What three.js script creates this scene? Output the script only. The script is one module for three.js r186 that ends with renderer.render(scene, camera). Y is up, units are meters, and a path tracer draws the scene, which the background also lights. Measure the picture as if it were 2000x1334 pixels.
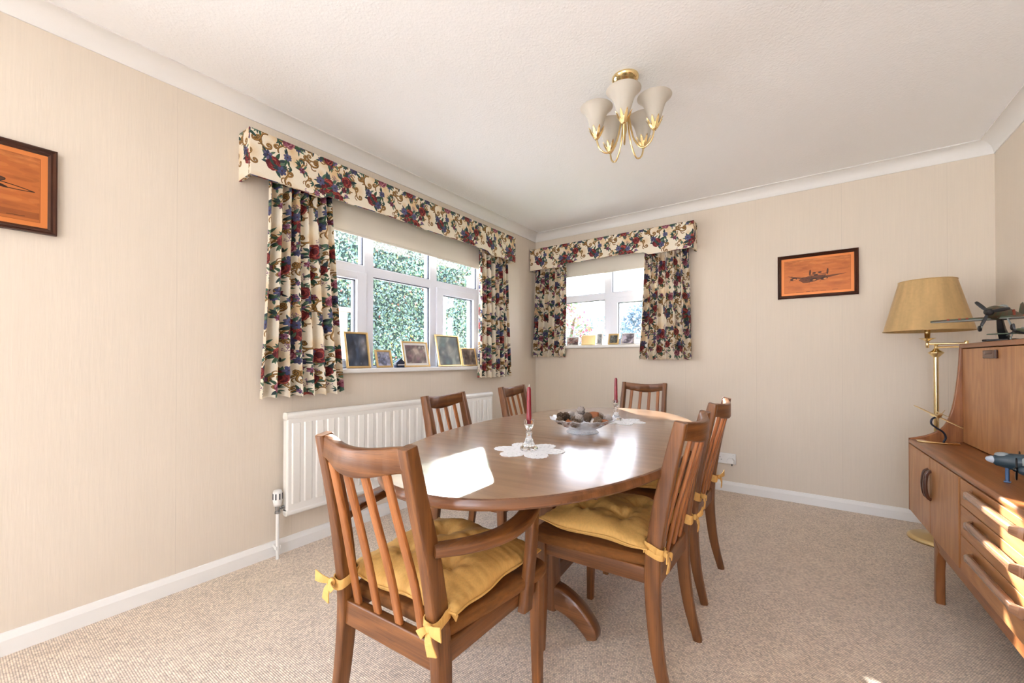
import * as THREE from 'three';
import { mergeGeometries, toCreasedNormals, mergeVertices } from 'three/addons/utils/BufferGeometryUtils.js';
import { RoundedBoxGeometry } from 'three/addons/geometries/RoundedBoxGeometry.js';
import { Brush, Evaluator, INTERSECTION } from 'three-bvh-csg';

// ---------------------------------------------------------------- camera, sky, sun, exposure
const scene = new THREE.Scene();
const camera = new THREE.PerspectiveCamera(2 * Math.atan(667 / 805) * 180 / Math.PI, 2000 / 1334, 0.05, 200);
camera.position.set(2.379, 1.072, 3.7726);
camera.rotation.set(0.0067, 0.6197, 0, 'YXZ');
camera.setViewOffset(2000, 1334, 0, -30, 2000, 1334);
const renderer = new THREE.WebGLRenderer({ antialias: true });
renderer.toneMapping = THREE.LinearToneMapping;
renderer.toneMappingExposure = 10;
renderer.shadowMap.enabled = true;
const SUN = new THREE.Vector3(1, -0.695, 1.1);
const sun = new THREE.DirectionalLight(new THREE.Color(1.0, 0.95, 0.88), 4.5);
sun.position.set(1.6, 1, 1.8).addScaledVector(SUN, -9);
sun.target.position.set(1.6, 1, 1.8);
sun.castShadow = true; sun.shadow.mapSize.set(4096, 4096); sun.shadow.radius = 1;
Object.assign(sun.shadow.camera, { left: -6, right: 6, top: 6, bottom: -6, near: 0.5, far: 30 });
scene.add(sun, sun.target);
{
  const w = 512, h = 256, d = new Float32Array(w * h * 4);
  for (let j = 0; j < h; j++) for (let i = 0; i < w; i++) {
    const up = Math.max(0, ((j + 0.5) / h - 0.5) * 2), k = Math.pow(up, 0.55), o = (j * w + i) * 4;
    d[o] = 1.2 - 0.62 * k; d[o + 1] = 1.19 - 0.44 * k; d[o + 2] = 1.23 - 0.16 * k; d[o + 3] = 1;
  }
  const t = new THREE.DataTexture(d, w, h, THREE.RGBAFormat, THREE.FloatType);
  t.mapping = THREE.EquirectangularReflectionMapping; t.magFilter = THREE.LinearFilter; t.needsUpdate = true;
  scene.background = t;
}

// ---------------------------------------------------------------- helpers
function rng(s) { return () => { s = (s + 0x6d2b79f5) | 0; let t = Math.imul(s ^ (s >>> 15), 1 | s); t = (t + Math.imul(t ^ (t >>> 7), 61 | t)) ^ t; return ((t ^ (t >>> 14)) >>> 0) / 4294967296; }; }
const R0 = rng(7);
const V = (x, y, z) => new THREE.Vector3(x, y, z);
const counts = {};
function numbered(n) { const k = counts[n] = (counts[n] ?? -1) + 1; return k ? n + '_' + String(k).padStart(3, '0') : n; }
function tag(o, label, category, group, kind) {
  if (label) o.userData.label = label; if (category) o.userData.category = category;
  if (group) o.userData.group = group; if (kind) o.userData.kind = kind; return o;
}
function thing(name, label, category, [x, y, z] = [0, 0, 0], turn = 0, group) {
  const o = new THREE.Group(); o.name = numbered(name); o.position.set(x, y, z); o.rotation.y = turn; scene.add(o);
  return tag(o, label, category, group);
}
function mesh(name, geo, mat, parent) {
  const g = Array.isArray(geo) ? (geo.length > 1 ? mergeGeometries(geo.map(prep)) : geo[0]) : geo;
  const m = new THREE.Mesh(g, mat); m.name = parent ? name : numbered(name); m.castShadow = m.receiveShadow = true;
  (parent ?? scene).add(m); return m;
}
function struct(name, geo, mat) { const m = mesh(name, geo, mat); m.userData.kind = 'structure'; return m; }
function sgroup(name) { const g = new THREE.Group(); g.name = numbered(name); g.userData.kind = 'structure'; scene.add(g); return g; }
function copyThing(src, label, pos, turn, group) {
  const c = src.clone(); c.name = numbered(src.name.replace(/_\d{3}$/, '')); c.userData = { ...src.userData };
  if (pos) c.position.set(...pos); if (turn !== undefined) c.rotation.set(0, turn, 0); if (label) c.userData.label = label; if (group) c.userData.group = group;
  scene.add(c); return c;
}
function prep(g) {
  if (g.index) g = g.toNonIndexed();
  for (const k of Object.keys(g.attributes)) if (!['position', 'normal', 'uv'].includes(k)) g.deleteAttribute(k);
  if (!g.attributes.normal) g.computeVertexNormals();
  if (!g.attributes.uv) g.setAttribute('uv', new THREE.BufferAttribute(new Float32Array(g.attributes.position.count * 2), 2));
  g.morphAttributes = {}; g.clearGroups(); return g;
}
// uv in metres, u along the grain axis
function grain(g, axis = 0, seed = 1) {
  g = prep(g); const p = g.attributes.position, uv = g.attributes.uv, r = rng(seed * 977 + 3), du = r() * 3, dv = r() * 3;
  const a = V(), b = V(), c = V(), n = V();
  for (let i = 0; i < p.count; i += 3) {
    a.fromBufferAttribute(p, i); b.fromBufferAttribute(p, i + 1); c.fromBufferAttribute(p, i + 2);
    n.subVectors(b, a).cross(c.clone().sub(a)).normalize();
    const an = [Math.abs(n.x), Math.abs(n.y), Math.abs(n.z)];
    let ua = axis, o = [0, 1, 2].filter((k) => k !== axis), va = an[o[0]] < an[o[1]] ? o[0] : o[1];
    if (an[axis] > 0.8) [ua, va] = o;
    for (let k = 0; k < 3; k++) uv.setXY(i + k, p.getComponent(i + k, ua) + du, p.getComponent(i + k, va) + dv);
  }
  return g;
}
function box(w, h, d, x = 0, y = 0, z = 0, r = 0) {
  const g = r ? new RoundedBoxGeometry(w, h, d, 2, Math.min(r, w / 2.01, h / 2.01, d / 2.01)) : new THREE.BoxGeometry(w, h, d);
  g.translate(x, y, z); return grain(g, 0, 0);
}
// box given by its corners
const slab = (x0, x1, y0, y1, z0, z1, r = 0) => box(x1 - x0, y1 - y0, z1 - z0, (x0 + x1) / 2, (y0 + y1) / 2, (z0 + z1) / 2, r);
function rrect(w, d, r, k = 3) {
  r = Math.min(r, w / 2.001, d / 2.001); const out = [];
  for (const [sx, sy, a0] of [[1, 1, 0], [-1, 1, 1], [-1, -1, 2], [1, -1, 3]]) for (let i = 0; i <= k; i++) {
    const a = (a0 + i / k) * Math.PI / 2; out.push([sx * (w / 2 - r) + r * Math.cos(a), sy * (d / 2 - r) + r * Math.sin(a)]);
  }
  return out;
}
// sweeps a rounded rectangle [width along side, depth across] along points
function sweep(pts, sec, side, { r = 0.005, k = 3, closed = false, crease = 0.7, ring } = {}) {
  const n = pts.length, pos = [], idx = [], uvs = [], T = V(), N = V(), S = V(); let len = 0, m = 0;
  for (let i = 0; i < n; i++) {
    const a = pts[closed ? (i + n - 1) % n : Math.max(0, i - 1)], b = pts[closed ? (i + 1) % n : Math.min(n - 1, i + 1)];
    T.subVectors(b, a).normalize(); const sv = Array.isArray(side) ? side[i] : side;
    N.crossVectors(T, sv).normalize(); S.crossVectors(N, T).normalize();
    const [w, d, rr] = typeof sec === 'function' ? sec(i / (n - 1), i) : sec, R = ring ? ring(i / (n - 1)) : rrect(w, d, rr ?? r, k); m = R.length;
    if (i) len += pts[i].distanceTo(pts[i - 1]);
    R.forEach(([x, y], j) => { pos.push(pts[i].x + S.x * x + N.x * y, pts[i].y + S.y * x + N.y * y, pts[i].z + S.z * x + N.z * y); uvs.push(len, j / m * (w + d) * 2); });
  }
  for (let i = 0; i < (closed ? n : n - 1); i++) for (let j = 0; j < m; j++) {
    const a = i * m + j, b = i * m + (j + 1) % m, c = ((i + 1) % n) * m + j, d = ((i + 1) % n) * m + (j + 1) % m; idx.push(a, b, c, b, d, c);
  }
  if (!closed) for (let j = 1; j < m - 1; j++) { idx.push(0, j + 1, j); const e = (n - 1) * m; idx.push(e, e + j, e + j + 1); }
  const g = new THREE.BufferGeometry(); g.setAttribute('position', new THREE.Float32BufferAttribute(pos, 3)); g.setAttribute('uv', new THREE.Float32BufferAttribute(uvs, 2)); g.setIndex(idx);
  // outward orientation: flip when the signed volume is negative
  let vol = 0; const A = V(), B = V(), C = V();
  for (let i = 0; i < idx.length; i += 3) { A.fromArray(pos, idx[i] * 3); B.fromArray(pos, idx[i + 1] * 3); C.fromArray(pos, idx[i + 2] * 3); vol += A.dot(B.cross(C)); }
  if (vol < 0) { for (let i = 0; i < idx.length; i += 3) [idx[i], idx[i + 1]] = [idx[i + 1], idx[i]]; g.setIndex(idx); }
  return prep(toCreasedNormals(g, crease));
}
const curve = (arr, n = 16) => new THREE.CatmullRomCurve3(arr.map((a) => V(...a)), false, 'centripetal').getPoints(n);
const tube = (arr, r, n = 24, k = 8) => { const g = new THREE.TubeGeometry(new THREE.CatmullRomCurve3(arr.map((a) => V(...a)), false, 'centripetal'), n, r, k); return prep(g); };
const lathe = (prof, seg = 32, x = 0, y = 0, z = 0) => { const g = new THREE.LatheGeometry(prof.map(([a, b]) => new THREE.Vector2(a, b)), seg); g.translate(x, y, z); return prep(g); };
const cyl = (r0, r1, h, x = 0, y = 0, z = 0, seg = 20) => { const g = new THREE.CylinderGeometry(r1, r0, h, seg); g.translate(x, y + h / 2, z); return prep(g); };
const ball = (r, x = 0, y = 0, z = 0, sx = 1, sy = 1, sz = 1, seg = 16) => { const g = new THREE.SphereGeometry(r, seg, Math.max(8, seg * 0.7 | 0)); g.scale(sx, sy, sz); g.translate(x, y, z); return prep(g); };
function extrude(pts, depth, { bevel = 0, holes = [], seg = 2, curveSegments = 12 } = {}) {
  const s = pts instanceof THREE.Shape ? pts : new THREE.Shape(pts.map(([a, b]) => new THREE.Vector2(a, b)));
  for (const h of holes) s.holes.push(h instanceof THREE.Path ? h : new THREE.Path(h.map(([a, b]) => new THREE.Vector2(a, b))));
  const g = new THREE.ExtrudeGeometry(s, { depth: Math.max(1e-4, depth - 2 * bevel), bevelEnabled: bevel > 0, bevelThickness: bevel, bevelSize: bevel, bevelOffset: -bevel, bevelSegments: seg, curveSegments });
  if (bevel) g.translate(0, 0, bevel);
  return prep(g);
}
const at = (g, x, y, z, rx = 0, ry = 0, rz = 0) => { g.applyMatrix4(new THREE.Matrix4().compose(V(x, y, z), new THREE.Quaternion().setFromEuler(new THREE.Euler(rx, ry, rz)), V(1, 1, 1))); return g; };

// ---------------------------------------------------------------- noise and textures
function hash(x, y, s) { let h = Math.imul(x, 374761393) + Math.imul(y, 668265263) + Math.imul(s, 974634777); h = Math.imul(h ^ (h >>> 13), 1274126177); return ((h ^ (h >>> 16)) >>> 0) / 4294967296; }
function vnoise(x, y, px, py, s) {
  const ix = Math.floor(x), iy = Math.floor(y), fx = x - ix, fy = y - iy, u = fx * fx * (3 - 2 * fx), v = fy * fy * (3 - 2 * fy);
  const w = (a, p) => ((a % p) + p) % p, x0 = w(ix, px), x1 = w(ix + 1, px), y0 = w(iy, py), y1 = w(iy + 1, py);
  const a = hash(x0, y0, s), b = hash(x1, y0, s), c = hash(x0, y1, s), d = hash(x1, y1, s);
  return a + (b - a) * u + (c - a) * v + (a - b - c + d) * u * v;
}
function fbm(u, v, px, py, s, oct = 4) { let a = 0, k = 0.5, t = 0; for (let i = 0; i < oct; i++) { a += k * vnoise(u * px, v * py, px, py, s + i); t += k; k *= 0.5; px *= 2; py *= 2; } return a / t; }
function tex(w, h, f, { srgb = false, rep = [1, 1] } = {}) {
  const d = new Uint8Array(w * h * 4);
  for (let j = 0; j < h; j++) for (let i = 0; i < w; i++) { const c = f((i + 0.5) / w, (j + 0.5) / h), o = (j * w + i) * 4; const a = Array.isArray(c) ? c : [c, c, c]; for (let k = 0; k < 3; k++) d[o + k] = Math.max(0, Math.min(255, a[k] * 255)); d[o + 3] = 255; }
  return finish(new THREE.DataTexture(d, w, h), srgb, rep);
}
function finish(t, srgb, rep) { t.wrapS = t.wrapT = THREE.RepeatWrapping; t.magFilter = THREE.LinearFilter; t.minFilter = THREE.LinearMipmapLinearFilter; t.generateMipmaps = true; if (srgb) t.colorSpace = THREE.SRGBColorSpace; t.repeat.set(...rep); t.needsUpdate = true; return t; }
function canvasTex(w, h, draw, rep = [1, 1]) { const c = document.createElement('canvas'); c.width = w; c.height = h; draw(c.getContext('2d'), w, h); return finish(new THREE.CanvasTexture(c), true, rep); }
const mix = (a, b, t) => a.map((x, i) => x + (b[i] - x) * t);
const rgb = (r, g, b) => [r / 255, g / 255, b / 255];
const S = (r, g, b) => new THREE.Color().setRGB(r / 255, g / 255, b / 255, THREE.SRGBColorSpace);
const std = (o) => new THREE.MeshStandardMaterial(o), phys = (o) => new THREE.MeshPhysicalMaterial(o);

// wood: 1.2 m along the grain, 0.4 m across
function woodTex(dark, light, seed, { rings = 7, fig = 1.6 } = {}) {
  return tex(1024, 512, (u, v) => {
    const warp = fbm(u, v, 2, 3, seed, 3) * fig, ring = 0.5 + 0.5 * Math.sin((v * rings + warp * 2) * 2 * Math.PI);
    const fine = fbm(u, v, 6, 120, seed + 9, 3), pore = vnoise(u * 24, v * 300, 24, 300, seed + 5), big = fbm(u, v, 3, 6, seed + 20, 2);
    let t = 0.28 * ring + 0.38 * fine + 0.34 * big; if (pore > 0.82) t -= 0.18;
    return mix(dark, light, Math.max(0, Math.min(1, (t - 0.2) * 1.5)));
  }, { srgb: true, rep: [1 / 1.2, 1 / 0.4] });
}
const woodBump = tex(512, 512, (u, v) => 0.5 * fbm(u, v, 6, 120, 31, 3) + 0.5 * (vnoise(u * 24, v * 200, 24, 200, 36) > 0.8 ? 0 : 1), { rep: [1 / 0.6, 1 / 0.25] });
const wood = (dark, light, seed, o = {}, w = {}) => phys({ map: woodTex(dark, light, seed, w), bumpMap: woodBump, bumpScale: 0.0002, roughness: 0.42, ...o });
const M = {};
M.chairWood = wood(rgb(88, 50, 21), rgb(144, 91, 44), 1, { roughness: 0.42, clearcoat: 0.12, clearcoatRoughness: 0.3 });
M.slatWood = wood(rgb(132, 76, 34), rgb(188, 119, 62), 2, { roughness: 0.42, clearcoat: 0.12, clearcoatRoughness: 0.3 }, { rings: 4 });
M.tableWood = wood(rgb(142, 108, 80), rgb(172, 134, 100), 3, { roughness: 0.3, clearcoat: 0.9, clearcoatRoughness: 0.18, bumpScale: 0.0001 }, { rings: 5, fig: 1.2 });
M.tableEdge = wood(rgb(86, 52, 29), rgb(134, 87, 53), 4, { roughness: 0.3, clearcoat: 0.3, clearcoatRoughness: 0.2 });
M.teak = wood(rgb(160, 106, 62), rgb(194, 140, 90), 5, { roughness: 0.36 }, { rings: 3, fig: 3.0 });
M.teakDark = wood(rgb(124, 74, 38), rgb(168, 108, 62), 6, { roughness: 0.33 });
M.handleWood = wood(rgb(124, 88, 64), rgb(176, 134, 104), 8, { roughness: 0.24, clearcoat: 0.5, clearcoatRoughness: 0.2 });
M.pullWood = wood(rgb(60, 32, 20), rgb(104, 62, 40), 14, { roughness: 0.3 });
M.frameWood = wood(rgb(40, 18, 10), rgb(84, 44, 26), 9, { roughness: 0.3 });
M.wall = std({ map: tex(1024, 512, (u, v) => { const s = fbm(u, v, 110, 3, 41, 2), t = fbm(u, v, 300, 6, 44, 2), seam = Math.min(u, 1 - u) < 0.0016 ? 0.95 : 1; const k = (0.985 + 0.018 * s + 0.012 * t) * seam; return [0.885 * k, 0.838 * k, 0.774 * k]; }, { srgb: true, rep: [1 / 0.53, 1 / 0.53] }),
  bumpMap: tex(1024, 512, (u, v) => fbm(u, v, 110, 8, 41, 3), { rep: [1 / 0.53, 1 / 0.53] }), bumpScale: 0.0003, roughness: 0.75 });
M.ceiling = std({ color: S(250, 250, 250), bumpMap: tex(1024, 1024, (u, v) => Math.pow(fbm(u, v, 110, 110, 51, 3), 1.4), { rep: [1 / 0.8, 1 / 0.8] }), bumpScale: 0.0009, roughness: 0.85 });
M.white = std({ color: S(240, 239, 236), roughness: 0.4 });
M.paint = std({ color: S(236, 234, 230), roughness: 0.45 });
M.upvc = phys({ color: S(236, 241, 252), roughness: 0.28 });
M.gasket = std({ color: S(58, 60, 66), roughness: 0.6 });
M.radiator = phys({ color: S(240, 238, 232), roughness: 0.3, clearcoat: 0.4, clearcoatRoughness: 0.2 });
M.glass = phys({ color: 0xffffff, transmission: 1, thickness: 0, roughness: 0, ior: 1.45 });
M.crystal = phys({ color: 0xffffff, transmission: 1, thickness: 0.02, roughness: 0.02, ior: 1.5 });
M.brass = std({ color: new THREE.Color(0.84, 0.66, 0.35), metalness: 1, roughness: 0.16 });
M.brassDull = std({ color: new THREE.Color(0.72, 0.56, 0.29), metalness: 1, roughness: 0.32 });
M.gold = std({ color: new THREE.Color(0.78, 0.56, 0.26), metalness: 0.9, roughness: 0.3 });
M.silver = std({ color: new THREE.Color(0.8, 0.8, 0.8), metalness: 0.9, roughness: 0.25 });
M.chrome = std({ color: new THREE.Color(0.42, 0.44, 0.46), metalness: 1, roughness: 0.25 });
M.black = std({ color: S(22, 22, 24), roughness: 0.4 });
M.frost = phys({ color: S(226, 220, 208), transmission: 0.4, thickness: 0, roughness: 0.85 });
M.shade = phys({ map: tex(512, 256, (u, v) => { const k = 0.9 + 0.16 * fbm(u, v, 40, 4, 61, 3) + 0.05 * fbm(u, v, 90, 90, 62, 2); return [0.82 * k, 0.69 * k, 0.475 * k]; }, { srgb: true }), transmission: 0.25, thickness: 0, roughness: 0.9 });
M.blind = phys({ color: S(228, 222, 210), transmission: 0.1, thickness: 0, roughness: 0.95 });
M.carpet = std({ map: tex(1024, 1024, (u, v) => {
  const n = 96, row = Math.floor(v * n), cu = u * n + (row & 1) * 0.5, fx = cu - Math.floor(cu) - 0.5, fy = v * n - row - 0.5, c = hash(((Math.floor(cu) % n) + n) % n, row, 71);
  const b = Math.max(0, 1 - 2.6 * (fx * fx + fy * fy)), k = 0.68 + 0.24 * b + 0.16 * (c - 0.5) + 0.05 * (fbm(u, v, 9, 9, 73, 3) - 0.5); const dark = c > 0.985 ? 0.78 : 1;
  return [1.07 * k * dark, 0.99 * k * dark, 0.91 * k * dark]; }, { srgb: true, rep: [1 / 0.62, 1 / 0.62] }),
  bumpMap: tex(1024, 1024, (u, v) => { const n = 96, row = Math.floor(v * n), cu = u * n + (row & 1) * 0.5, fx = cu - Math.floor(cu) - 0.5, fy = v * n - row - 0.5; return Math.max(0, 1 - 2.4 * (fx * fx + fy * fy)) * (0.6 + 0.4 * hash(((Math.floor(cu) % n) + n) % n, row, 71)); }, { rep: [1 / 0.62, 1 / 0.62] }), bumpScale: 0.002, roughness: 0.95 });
M.cushion = phys({ map: tex(512, 512, (u, v) => { const k = 0.93 + 0.08 * fbm(u, v, 90, 90, 81, 2) + 0.06 * fbm(u, v, 5, 5, 83, 3); return [0.85 * k, 0.665 * k, 0.37 * k]; }, { srgb: true, rep: [1 / 0.3, 1 / 0.3] }), roughness: 0.75, sheen: 0.3, sheenRoughness: 0.5, sheenColor: new THREE.Color(1, 0.9, 0.6) });
M.velvet = phys({ map: tex(512, 512, (u, v) => { const rib = 0.5 + 0.5 * Math.sin(u * 64 * 2 * Math.PI); const k = 0.78 + 0.06 * rib + 0.25 * fbm(u, v, 12, 30, 91, 3); return [0.5 * k, 0.305 * k, 0.115 * k]; }, { srgb: true, rep: [1 / 0.24, 1 / 0.24] }), roughness: 0.9, sheen: 0.5, sheenRoughness: 0.4, sheenColor: new THREE.Color(0.7, 0.42, 0.15) });
M.lace = std({ color: S(244, 244, 246), roughness: 0.9, bumpMap: tex(256, 256, (u, v) => 0.5 + 0.25 * Math.sin(u * 40 * Math.PI * 2) + 0.25 * Math.sin(v * 40 * Math.PI * 2), { rep: [1 / 0.1, 1 / 0.1] }), bumpScale: 0.001 });
M.wax = phys({ color: S(128, 14, 34), roughness: 0.4, clearcoat: 0.3 });

// floral print, 0.66 m square, wraps round
function floral(c, W) {
  const r = rng(12); c.fillStyle = 'rgb(238,228,208)'; c.fillRect(0, 0, W, W);
  const wrap = (x, y, f) => { for (const dx of [-W, 0, W]) for (const dy of [-W, 0, W]) { if (x + dx < -170 || x + dx > W + 170 || y + dy < -170 || y + dy > W + 170) continue; c.save(); c.translate(x + dx, y + dy); f(); c.restore(); } };
  for (let i = 0; i < 44; i++) { const x = r() * W, y = r() * W, s = 40 + r() * 80; wrap(x, y, () => { const g = c.createRadialGradient(0, 0, 2, 0, 0, s); g.addColorStop(0, 'rgba(218,178,120,0.5)'); g.addColorStop(1, 'rgba(218,178,120,0)'); c.fillStyle = g; c.fillRect(-s, -s, 2 * s, 2 * s); }); }
  const rnd = (a) => a[Math.floor(r() * a.length)];
  const leaf = (len, wd, col) => { c.fillStyle = col; c.beginPath(); c.moveTo(0, 0); c.quadraticCurveTo(len * 0.45, -wd, len, 0); c.quadraticCurveTo(len * 0.45, wd, 0, 0); c.fill(); c.strokeStyle = 'rgba(20,40,40,0.5)'; c.lineWidth = 1.2; c.beginPath(); c.moveTo(0, 0); c.lineTo(len * 0.9, 0); c.stroke(); };
  const LEAF = ['rgb(44,74,66)', 'rgb(36,58,62)', 'rgb(70,104,86)', 'rgb(52,84,60)', 'rgb(96,120,96)'];
  const scroll = (x, y, a, s, f) => { const k = r(); wrap(x, y, () => { c.rotate(a); c.scale(s * f, s); c.lineCap = 'round';
    for (const [col, lw, o] of [['rgb(88,62,28)', 15, 0], ['rgb(138,98,44)', 9, -1], ['rgb(182,142,82)', 3, -3]]) { c.strokeStyle = col; c.lineWidth = lw; c.beginPath(); c.moveTo(-70, 24 + o); c.bezierCurveTo(-30, -34 + o, 10, 44 + o, 52, 0 + o); c.bezierCurveTo(74, -26 + o, 44, -52 + o, 28, -28 + o); c.bezierCurveTo(20, -14 + o, 38, -8 + o, 42, -18 + o); c.stroke();
      c.beginPath(); c.moveTo(-20, 2 + o); c.bezierCurveTo(-24, -32 + o, -58, -44 + o, -62, -18 + o); c.bezierCurveTo(-62, -4 + o, -46, -6 + o, -48, -16 + o); c.stroke();
      c.lineWidth = lw * 0.6; c.beginPath(); c.moveTo(10, 18 + o); c.bezierCurveTo(18, 44 + o, 40, 48 + o, 56, 30 + o); c.stroke(); } }); };
  const rose = (x, y, s, pal) => { const n = 15, sp = Array.from({ length: n * 3 }, () => r()); for (let i = 0; i < 7; i++) { const a = r() * 6.283, l = s * (1.1 + 0.7 * r()), col = rnd(LEAF); wrap(x, y, () => { c.rotate(a); c.translate(s * 0.55, 0); leaf(l, l * 0.34, col); }); }
    wrap(x, y, () => { for (let ring = 3; ring >= 0; ring--) { const m = [1, 5, 7, 9][ring], rad = s * ring * 0.26; for (let i = 0; i < m; i++) { const a = i / m * 6.283 + ring * 0.7 + sp[i] * 0.4, px = Math.cos(a) * rad, py = Math.sin(a) * rad, ps = s * (0.34 + 0.1 * sp[i + n]); c.fillStyle = pal[(i + ring) % pal.length]; c.beginPath(); c.ellipse(px, py, ps, ps * 0.76, a + 1.57, 0, 6.283); c.fill(); c.strokeStyle = pal[0]; c.lineWidth = s * 0.055; c.beginPath(); c.arc(px, py, ps * 0.72, a - 1.1, a + 1.1); c.stroke(); } } c.fillStyle = pal[0]; c.beginPath(); c.arc(0, 0, s * 0.15, 0, 6.283); c.fill(); }); };
  const daisy = (x, y, s, col, mid) => { for (let i = 0; i < 4; i++) { const a = r() * 6.283, l = s * (1.2 + r()), lc = rnd(LEAF); wrap(x, y, () => { c.rotate(a); c.translate(s * 0.4, 0); leaf(l, l * 0.3, lc); }); } const rot = r() * 6; wrap(x, y, () => { c.rotate(rot); for (let i = 0; i < 6; i++) { c.rotate(6.283 / 6); c.fillStyle = i % 2 ? col : mid; c.beginPath(); c.ellipse(s * 0.52, 0, s * 0.52, s * 0.33, 0, 0, 6.283); c.fill(); c.strokeStyle = 'rgba(30,25,50,0.45)'; c.lineWidth = 1.6; c.stroke(); } c.fillStyle = 'rgb(70,40,40)'; c.beginPath(); c.arc(0, 0, s * 0.17, 0, 6.283); c.fill(); }); };
  const sprig = (x, y, a, s, col) => { const pts = Array.from({ length: 24 }, () => [r(), r()]); wrap(x, y, () => { c.rotate(a); c.strokeStyle = 'rgb(96,84,80)'; c.lineWidth = 2; for (let i = 0; i < 24; i++) { const t = pts[i][0] * s, w = (pts[i][1] - 0.5) * s * 0.8; c.beginPath(); c.moveTo(t * 0.6, w * 0.2); c.lineTo(t, w); c.stroke(); c.fillStyle = col; c.beginPath(); c.arc(t, w, 4.6, 0, 6.283); c.fill(); } }); };
  const RED = ['rgb(84,22,30)', 'rgb(150,58,52)', 'rgb(178,86,70)', 'rgb(126,40,44)'], PINK = ['rgb(112,50,66)', 'rgb(176,112,124)', 'rgb(196,140,146)', 'rgb(150,84,104)'], BLUE = ['rgb(34,38,60)', 'rgb(66,74,108)', 'rgb(92,100,136)', 'rgb(54,60,90)'];
  for (const [x, y, a, s, f] of [[120, 200, 0.3, 1.15, 1], [420, 110, -0.4, 1.2, -1], [720, 190, 0.5, 1.1, 1], [930, 420, 1.8, 1.1, 1], [250, 480, -0.9, 1.2, 1], [560, 560, 0.2, 1.25, -1], [110, 730, 1.2, 1.15, -1], [420, 830, 0.1, 1.2, 1], [760, 860, -0.6, 1.2, -1], [940, 700, 2.2, 1.05, 1], [620, 330, 1.1, 1, 1], [300, 960, 0.4, 1.1, 1]]) scroll(x, y, a, s, f);
  for (const [x, y, a, s] of [[330, 260, 0.4, 90], [560, 210, 2, 80], [820, 520, 3, 90], [200, 610, 5, 80], [640, 740, 1, 90], [60, 470, 0.8, 70], [880, 950, 4, 80], [520, 940, 5.2, 80]]) sprig(x, y, a, s, rnd(['rgb(140,96,124)', 'rgb(150,112,140)', 'rgb(124,88,116)']));
  for (let i = 0; i < 26; i++) scroll(r() * W, r() * W, r() * 6.283, 0.7 + 0.4 * r(), r() < 0.5 ? 1 : -1);
  for (let i = 0; i < 42; i++) { const x = r() * W, y = r() * W, a = r() * 6.283, col = [rnd(LEAF), rnd(LEAF), rnd(LEAF)]; wrap(x, y, () => { c.rotate(a); for (let k = -1; k < 2; k++) { c.save(); c.rotate(k * 0.7); leaf(46, 15, col[k + 1]); c.restore(); } }); }
  for (let i = 0; i < 26; i++) daisy(r() * W, r() * W, 22 + r() * 10, rnd(['rgb(66,72,116)', 'rgb(110,44,56)', 'rgb(150,104,134)']), rnd(['rgb(90,88,132)', 'rgb(134,74,96)', 'rgb(74,70,112)']));
  for (const [x, y, s, p] of [[300, 360, 72, RED], [400, 440, 58, RED], [810, 330, 62, RED], [720, 640, 70, RED], [620, 690, 50, PINK], [160, 850, 64, RED], [70, 930, 44, PINK], [940, 90, 54, PINK], [520, 30, 56, RED], [500, 250, 52, RED], [60, 620, 50, RED], [320, 640, 44, PINK], [650, 870, 56, RED], [300, 100, 46, RED], [860, 800, 48, RED]]) rose(x, y, s, p);
  for (const [x, y, s] of [[220, 330, 44], [370, 350, 40], [330, 500, 42], [760, 270, 40], [880, 370, 42], [800, 620, 46], [660, 600, 38], [220, 780, 44], [110, 790, 38], [580, 100, 42], [460, 50, 36], [960, 560, 40], [40, 60, 40], [500, 700, 36], [380, 690, 34], [930, 230, 36]]) daisy(x, y, s, rnd(['rgb(62,68,104)', 'rgb(50,56,86)', 'rgb(78,86,124)']), rnd(['rgb(94,90,124)', 'rgb(72,70,102)']));
  for (const [x, y, s] of [[470, 340, 30], [240, 430, 30], [840, 700, 30], [560, 780, 30], [40, 300, 30], [690, 60, 30], [990, 860, 30], [330, 600, 28], [150, 60, 30]]) daisy(x, y, s, rnd(['rgb(104,34,48)', 'rgb(150,98,128)', 'rgb(86,30,44)']), rnd(['rgb(122,50,62)', 'rgb(130,84,116)']));
  const im = c.getImageData(0, 0, W, W), d = im.data; for (let i = 0; i < d.length; i += 4) { const x = (i / 4) % W, y = Math.floor(i / 4 / W), k = 0.955 + 0.09 * hash(x, y >> 2, 5) * 0.5 + 0.03 * hash(x >> 1, y, 6); d[i] *= k; d[i + 1] *= k; d[i + 2] *= k; } c.putImageData(im, 0, 0);
}
const FLORAL = canvasTex(1024, 1024, floral, [1 / 0.6, 1 / 0.6]);
M.floral = phys({ map: FLORAL, roughness: 0.85, sheen: 0.15 });
M.curtain = phys({ map: FLORAL, roughness: 0.9, transmission: 0.12, thickness: 0 });

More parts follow.
